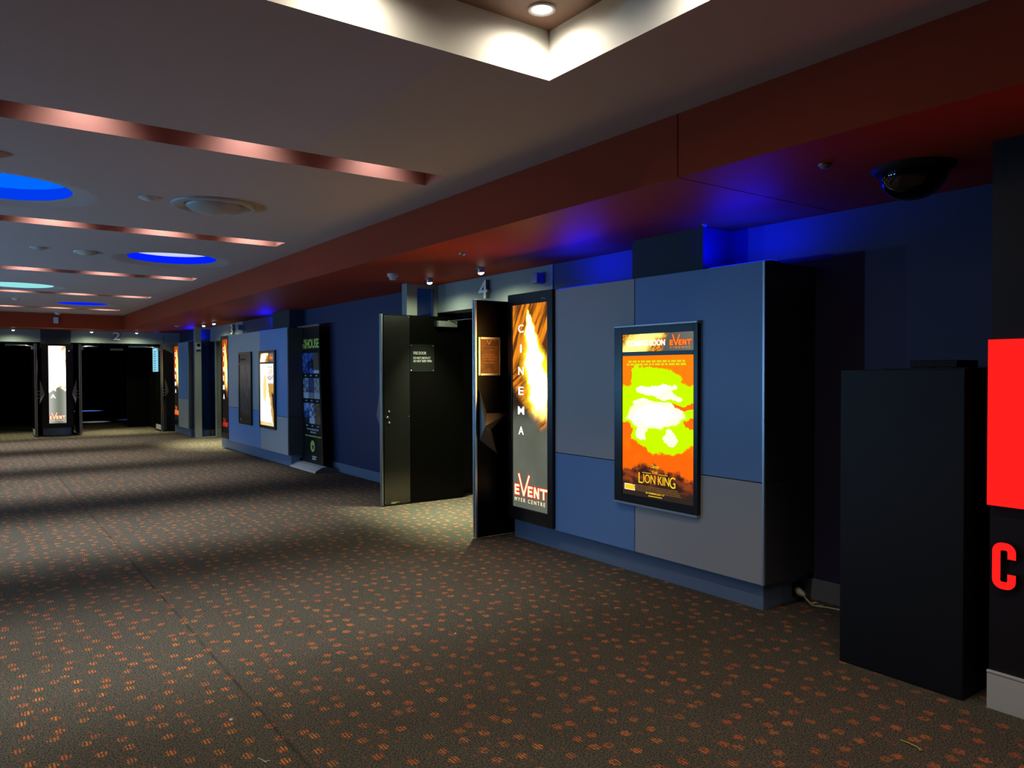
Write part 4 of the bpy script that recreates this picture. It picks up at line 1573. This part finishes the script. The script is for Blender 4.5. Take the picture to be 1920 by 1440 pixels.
dome((3.80, 1.87, HS), 0.155)


def round_vent(cx, cy, r):
    t = thing('air_diffuser', 'large round air diffuser on the grey ceiling', 'air vent', (cx, cy, H))
    c = (cx, cy, H)
    m = MB()
    m.lathe(c, [(r, 0.0), (r, -0.012), (r * 0.96, -0.022), (r * 0.84, -0.022), (r * 0.74, -0.004), (r * 0.70, 0.0)], 48)
    m.build('outer_ring', M['vent'], t)
    m = MB()
    m.lathe(c, [(r * 0.74, -0.001), (r * 0.60, 0.035), (r * 0.35, 0.06), (0.001, 0.06)], 48)
    m.lathe(c, [(r * 0.66, -0.006), (r * 0.66, -0.014), (r * 0.55, -0.045), (r * 0.34, -0.068), (r * 0.14, -0.078), (0.001, -0.08)], 48)
    m.build('inner_cone', M['vent'], t)


round_vent(*VENT)


def detector(cx, cy, z, r, label, drop=0.035, mat='white_plastic', name='smoke_detector', cat='smoke detector'):
    t = thing(name, label, cat, (cx, cy, z), 'small round ceiling fittings')
    c = (cx, cy, z)
    m = MB()
    m.lathe(c, [(r, 0.0), (r, -drop * 0.35), (r * 0.94, -drop * 0.5), (0.001, -drop * 0.5)], 28)
    m.build('base', M[mat], t)
    m = MB()
    m.lathe(c, [(r * 0.72, -drop * 0.4), (r * 0.6, -drop), (0.001, -drop)], 24)
    m.build('head', M[mat], t)
    return t


detector(1.14, 6.31, H, 0.072, 'flat white detector on the ceiling beside the round diffuser', 0.02)
detector(0.15, 5.56, H, 0.075, 'flat detector on the ceiling near the nearest copper slot', 0.02, 'ceiling')
detector(0.63, 9.50, H, 0.085, 'pale flat disc on the ceiling left of another disc', 0.018, 'ceiling')
detector(1.08, 9.55, H, 0.125, 'cream flat disc speaker on the ceiling left of the blue cove', 0.03, 'cream', 'ceiling_speaker', 'speaker')
detector(0.72, 16.3, H, 0.07, 'tiny detector on the ceiling before the farthest blue cove', 0.03)
detector(1.64, 19.55, H, 0.075, 'white detector on the ceiling edge near the far bulkhead', 0.055)
detector(3.56, 7.02, HS, 0.055, 'white smoke detector under the soffit by the nearest doors', 0.062)
detector(3.43, 5.46, HS, 0.036, 'small dark sprinkler rose under the orange lit soffit', 0.02, 'star', 'sprinkler', 'sprinkler')
detector(3.39, 2.09, HS, 0.032, 'small dark sprinkler rose under the soffit near the camera dome', 0.02, 'star', 'sprinkler', 'sprinkler')
detector(4.10, 3.42, HS, 0.02, 'tiny sprinkler by the near pilaster', 0.02, 'star', 'sprinkler', 'sprinkler')
detector(3.72, 17.6, HS, 0.06, 'grey flat fitting under the far soffit by the post', 0.025, 'vent')
detector(3.80, 20.2, HS, 0.075, 'blue tinted fitting under the soffit by cinema two', 0.045, 'blue_box')
# white box on the far bulkhead
m = MB()
m.box(1.585, 1.685, YB - 0.06, YB - 0.001, 2.60, 2.74)
tag(m.build('beacon_box', M['white_plastic'], bevel=0.012), 'small white box on the far rust red bulkhead', 'box')


WARM = (1.0, 0.86, 0.68)
NEUT = (0.90, 1.0, 0.64)


def downlight(c, r, label, power, color, spot=110, blend=0.7, group='downlights', seen=True, aim=(0, 0, -1), deep=0.03, soft=None):
    t = thing('downlight', label, 'downlight', c, group)
    m = MB()
    m.lathe(c, [(r, 0.0), (r, -0.006), (r * 0.80, -0.008), (r * 0.72, -0.002), (r * 0.66, 0.0)], 28)
    m.build('trim_ring', M['white_plastic'], t)
    m = MB()
    m.lathe(c, [(0.001, -0.003), (r * 0.62, -0.003), (r * 0.66, 0.0)], 24)
    m.build('lens', M['g_lamp'], t)
    lamp('lamp', 'SPOT', (c[0], c[1], c[2] - deep), power, color, t, spot, blend, soft or r * 0.5, aim)
    return t


# tray lamps
k = 0
tray_names = []
for x in (2.02, 1.18, 0.34, -0.5, -1.3):
    downlight((x, 2.57, ZT), 0.060, ('white ringed downlight in the corner of the white tray' if x > 2 else 'downlight along the far edge of the white tray'), P_TRAY, WARM, 172, 1.0, 'tray downlights')
for y in (1.74, 0.9, 0.06, -0.8):
    downlight((2.02, y, ZT), 0.060, 'downlight along the right edge of the white tray', P_TRAY, WARM, 172, 1.0, 'tray downlights')

# slot lamps, tucked up inside the copper slots
for i, (a, b) in enumerate(SLOTS):
    xs = (2.28, 1.42, 0.53, -0.36, -1.25, -2.14) if i == 0 else (2.42, 1.56, 0.64, -0.28, -1.20, -2.12)
    for x in xs:
        downlight((x, (a + b) / 2, H + 0.47), 0.05, 'lamp hidden up inside a copper ceiling slot', P_SLOT * (0.6 if i == 0 else 1.0), (1.0, 0.98, 0.95), 84, 1.0, 'slot downlights', soft=0.10)


# entrance spotlights
def spotlight(c, label, power, aim, color=NEUT, spot=66):
    t = thing('spotlight', label, 'spotlight', c, 'entrance spotlights')
    m = MB()
    m.lathe(c, [(0.05, 0.0), (0.05, -0.008), (0.042, -0.012), (0.036, -0.004), (0.036, 0.0)], 24)
    m.build('trim_ring', M['star'], t)
    m = MB()
    ax = Vector(aim).normalized()
    cc = Vector(c) + Vector((0, 0, -0.012))
    m.lathe(cc, [(0.030, -0.01), (0.034, 0.02), (0.034, 0.03), (0.028, 0.032)], 20, 0, ax)
    m.build('eyeball', M['alu'], t)
    m = MB()
    m.lathe(cc, [(0.001, 0.050), (0.014, 0.048), (0.025, 0.041), (0.031, 0.030), (0.028, 0.028)], 20, 0, ax)
    m.build('lens', M['g_lamp'], t)
    lamp('lamp', 'SPOT', tuple(cc + ax * 0.058), power, color, t, spot, 0.9, 0.03, aim)
    lamp('spill', 'SPOT', tuple(cc + ax * 0.058), 26, color, t, 168, 0.6, 0.03, (0, 0, -1))


for y, lab in ((7.16, 'lit spotlight under the soffit, left of the pair by the nearest doors'), (6.15, 'lit spotlight under the soffit, right of the pair by the nearest doors')):
    spotlight((4.07, y, HS), lab, P_DOOR, (0.12, 0.0, -1))
for y, lab in ((16.6, 'lit spotlight above the grey post'), (15.8, 'lit spotlight before the number 3')):
    spotlight((4.02, y, HS), lab, P_DOOR, (0.12, 0.0, -1))
for x, lab in ((0.85, 'lit spotlight over the left far doors'), (2.42, 'lit spotlight left of the number 2'), (3.40, 'lit spotlight right of the number 2')):
    spotlight((x, 20.55, HS), lab, P_DOOR * 0.5, (0.0, 0.15, -1))


# round ceiling coves
def cove_mats():
    d = {}
    for k, wall, top, sw, st in (('blue', (0.0, 0.012, 1.0, 1), (0.62, 0.68, 1.0, 1), 1.1, 0.95), ('azure', (0.0, 0.045, 0.85, 1), (0.0, 0.14, 1.0, 1), 1.0, 1.0), ('cyan', (0.30, 0.78, 0.80, 1), (0.34, 0.82, 0.82, 1), 1.0, 1.0)):
        d[k] = (glow('cove_%s_wall' % k, wall, sw), glow('cove_%s_panel' % k, top, st))
    return d


CM = cove_mats()
cove_lab = ['blue glowing round ceiling cove with a pale strip of light inside', 'azure glowing round ceiling cove nearest the viewer', 'pale cyan round ceiling cove at the left', 'farthest blue round ceiling cove']
for (cx, cy, r, kd), lab in zip(COVES, cove_lab):
    t = thing('ceiling_cove', lab, 'ceiling light', (cx, cy, H), 'round ceiling coves')
    c = (cx, cy, H)
    rim = 0.03
    m = MB()
    m.lathe(c, [(r + 0.17, 0.0), (r + 0.12, 0.004), (r + 0.03, rim - 0.004), (r, rim)], 48)
    m.build('flared_rim', M['ceiling'], t)
    m = MB()
    m.lathe(c, [(r, rim), (r, 0.118)], 48)
    m.build('drum_wall', CM[kd][0], t)
    m = MB()
    m.disc((cx, cy, H + 0.118), r, 48)
    m.build('light_panel', CM[kd][1], t)

# blue floodlights standing on top of the clad units
BLUE = (0.0, 0.006, 1.0)
for x, y, z, lab in ((4.16, 4.78, 2.167, 'blue floodlight on top of the near clad unit, left of the pilaster'), (4.17, 3.16, 2.167, 'blue floodlight on top of the near clad unit, right of the pilaster'), (4.26, 13.3, 2.186, 'blue floodlight on top of the far clad unit'), (4.30, 18.88, 2.186, 'blue floodlight on top of the narrow clad unit')):
    t = thing('floodlight', lab, 'floodlight', (x, y, z), 'blue floodlights on the clad units')
    m = MB()
    m.box(x - 0.05, x + 0.05, y - 0.25, y + 0.25, z, z + 0.03)
    m.build('body', M['matt_black'], t, 0.004)
    m = MB()
    m.box(x - 0.04, x + 0.04, y - 0.24, y + 0.24, z + 0.03, z + 0.034)
    m.build('lens', glow('blue_flood_lens', (0.0, 0.02, 1.0, 1), 2.0), t)
    lo = lamp('lamp', 'AREA', (x, y, z + 0.045), P_BLUE, BLUE, t, aim=(0, 0, 1))
    lo.data.shape = 'RECTANGLE'
    lo.data.size, lo.data.size_y = 0.07, 0.44
    lo.rotation_euler = (PI, 0, 0)

# blue green fill lamps on low boxes, both added out of view at the left
for y in (7.6, 11.2, 15.2):
    m = MB()
    m.box(XL, XL + 0.5, y - 1.0, y + 1.0, 0.0, 1.1)  # added block, only there for the fill lamp to stand on
    tag(m.build('clad_wall_unit', M['lam_blue'], bevel=0.004), 'added blue box carrying a fill lamp at the left wall, unseen', 'wall unit', 'added boxes under the fill lamps')
    t = thing('floodlight', 'added blue green fill lamp at the left wall, out of view', 'floodlight', (XL + 0.3, y, 1.1), 'added fill lamps at the left wall')
    m = MB()
    m.box(XL + 0.24, XL + 0.36, y - 0.12, y + 0.12, 1.1, 1.14)
    m.build('body', M['matt_black'], t, 0.004)
    lamp('lamp', 'SPOT', (XL + 0.3, y, 1.19), P_TEAL, (0.20, 0.55, 1.0), t, 150, 0.7, 0.05, (0.6, 0, 0.6))

# floor lamps in the lobbies (blue steps of light on the carpet)
lamp('lobby_lamp', 'SPOT', (3.7, 33.0, 2.2), 900, (0.08, 0.22, 1.0), None, 30, 0.6, 0.05, (0, 0, -1))
lamp('lobby_lamp', 'SPOT', (4.15, 26.2, 2.2), 160, (0.10, 0.18, 1.0), None, 24, 0.6, 0.05, (0, 0, -1))
lamp('lobby_lamp', 'SPOT', (3.05, 25.6, 2.2), 300, (0.55, 0.75, 1.0), None, 24, 0.7, 0.05, (0, 0, -1))

# ------------------------------------------------------------------ bits of litter on the carpet
m = MB()
m.tube([(3.035, 1.53, 0.004), (3.033, 1.50, 0.006), (3.028, 1.46, 0.006), (3.02, 1.435, 0.004)], 0.003, 8)
m.tube([(3.028, 1.455, 0.006), (3.012, 1.44, 0.003)], 0.002, 8)
tag(m.build('straw_scrap', M['litter_straw'], origin=(3.03, 1.48, 0)), 'yellow scrap of straw on the carpet at the lower right', 'litter')
m = MB()
m.tube([(0.893, 2.92, 0.003), (0.903, 2.885, 0.004), (0.907, 2.865, 0.003)], 0.002, 8)
m.tube([(0.905, 2.88, 0.004), (0.925, 2.875, 0.003)], 0.0018, 8)
tag(m.build('paper_scrap', M['litter_white'], origin=(0.9, 2.9, 0)), 'white forked paper scrap on the carpet at the lower left', 'litter')
for x, y, r, lab in ((2.238, 3.656, 0.006, 'white crumb on the carpet in front of the clad unit'), (2.45, 4.95, 0.006, 'white crumb on the carpet in mid floor'), (0.90, 3.32, 0.008, 'white crumb on the carpet above the forked scrap')):
    m = MB()
    m.lathe((x, y, 0.0), [(r, 0), (r * 0.8, r * 0.5), (r * 0.2, r * 0.8), (0.0005, r * 0.8)], 7)
    tag(m.build('paper_crumb', M['litter_white'], origin=(x, y, 0)), lab, 'litter', 'white crumbs on the carpet')
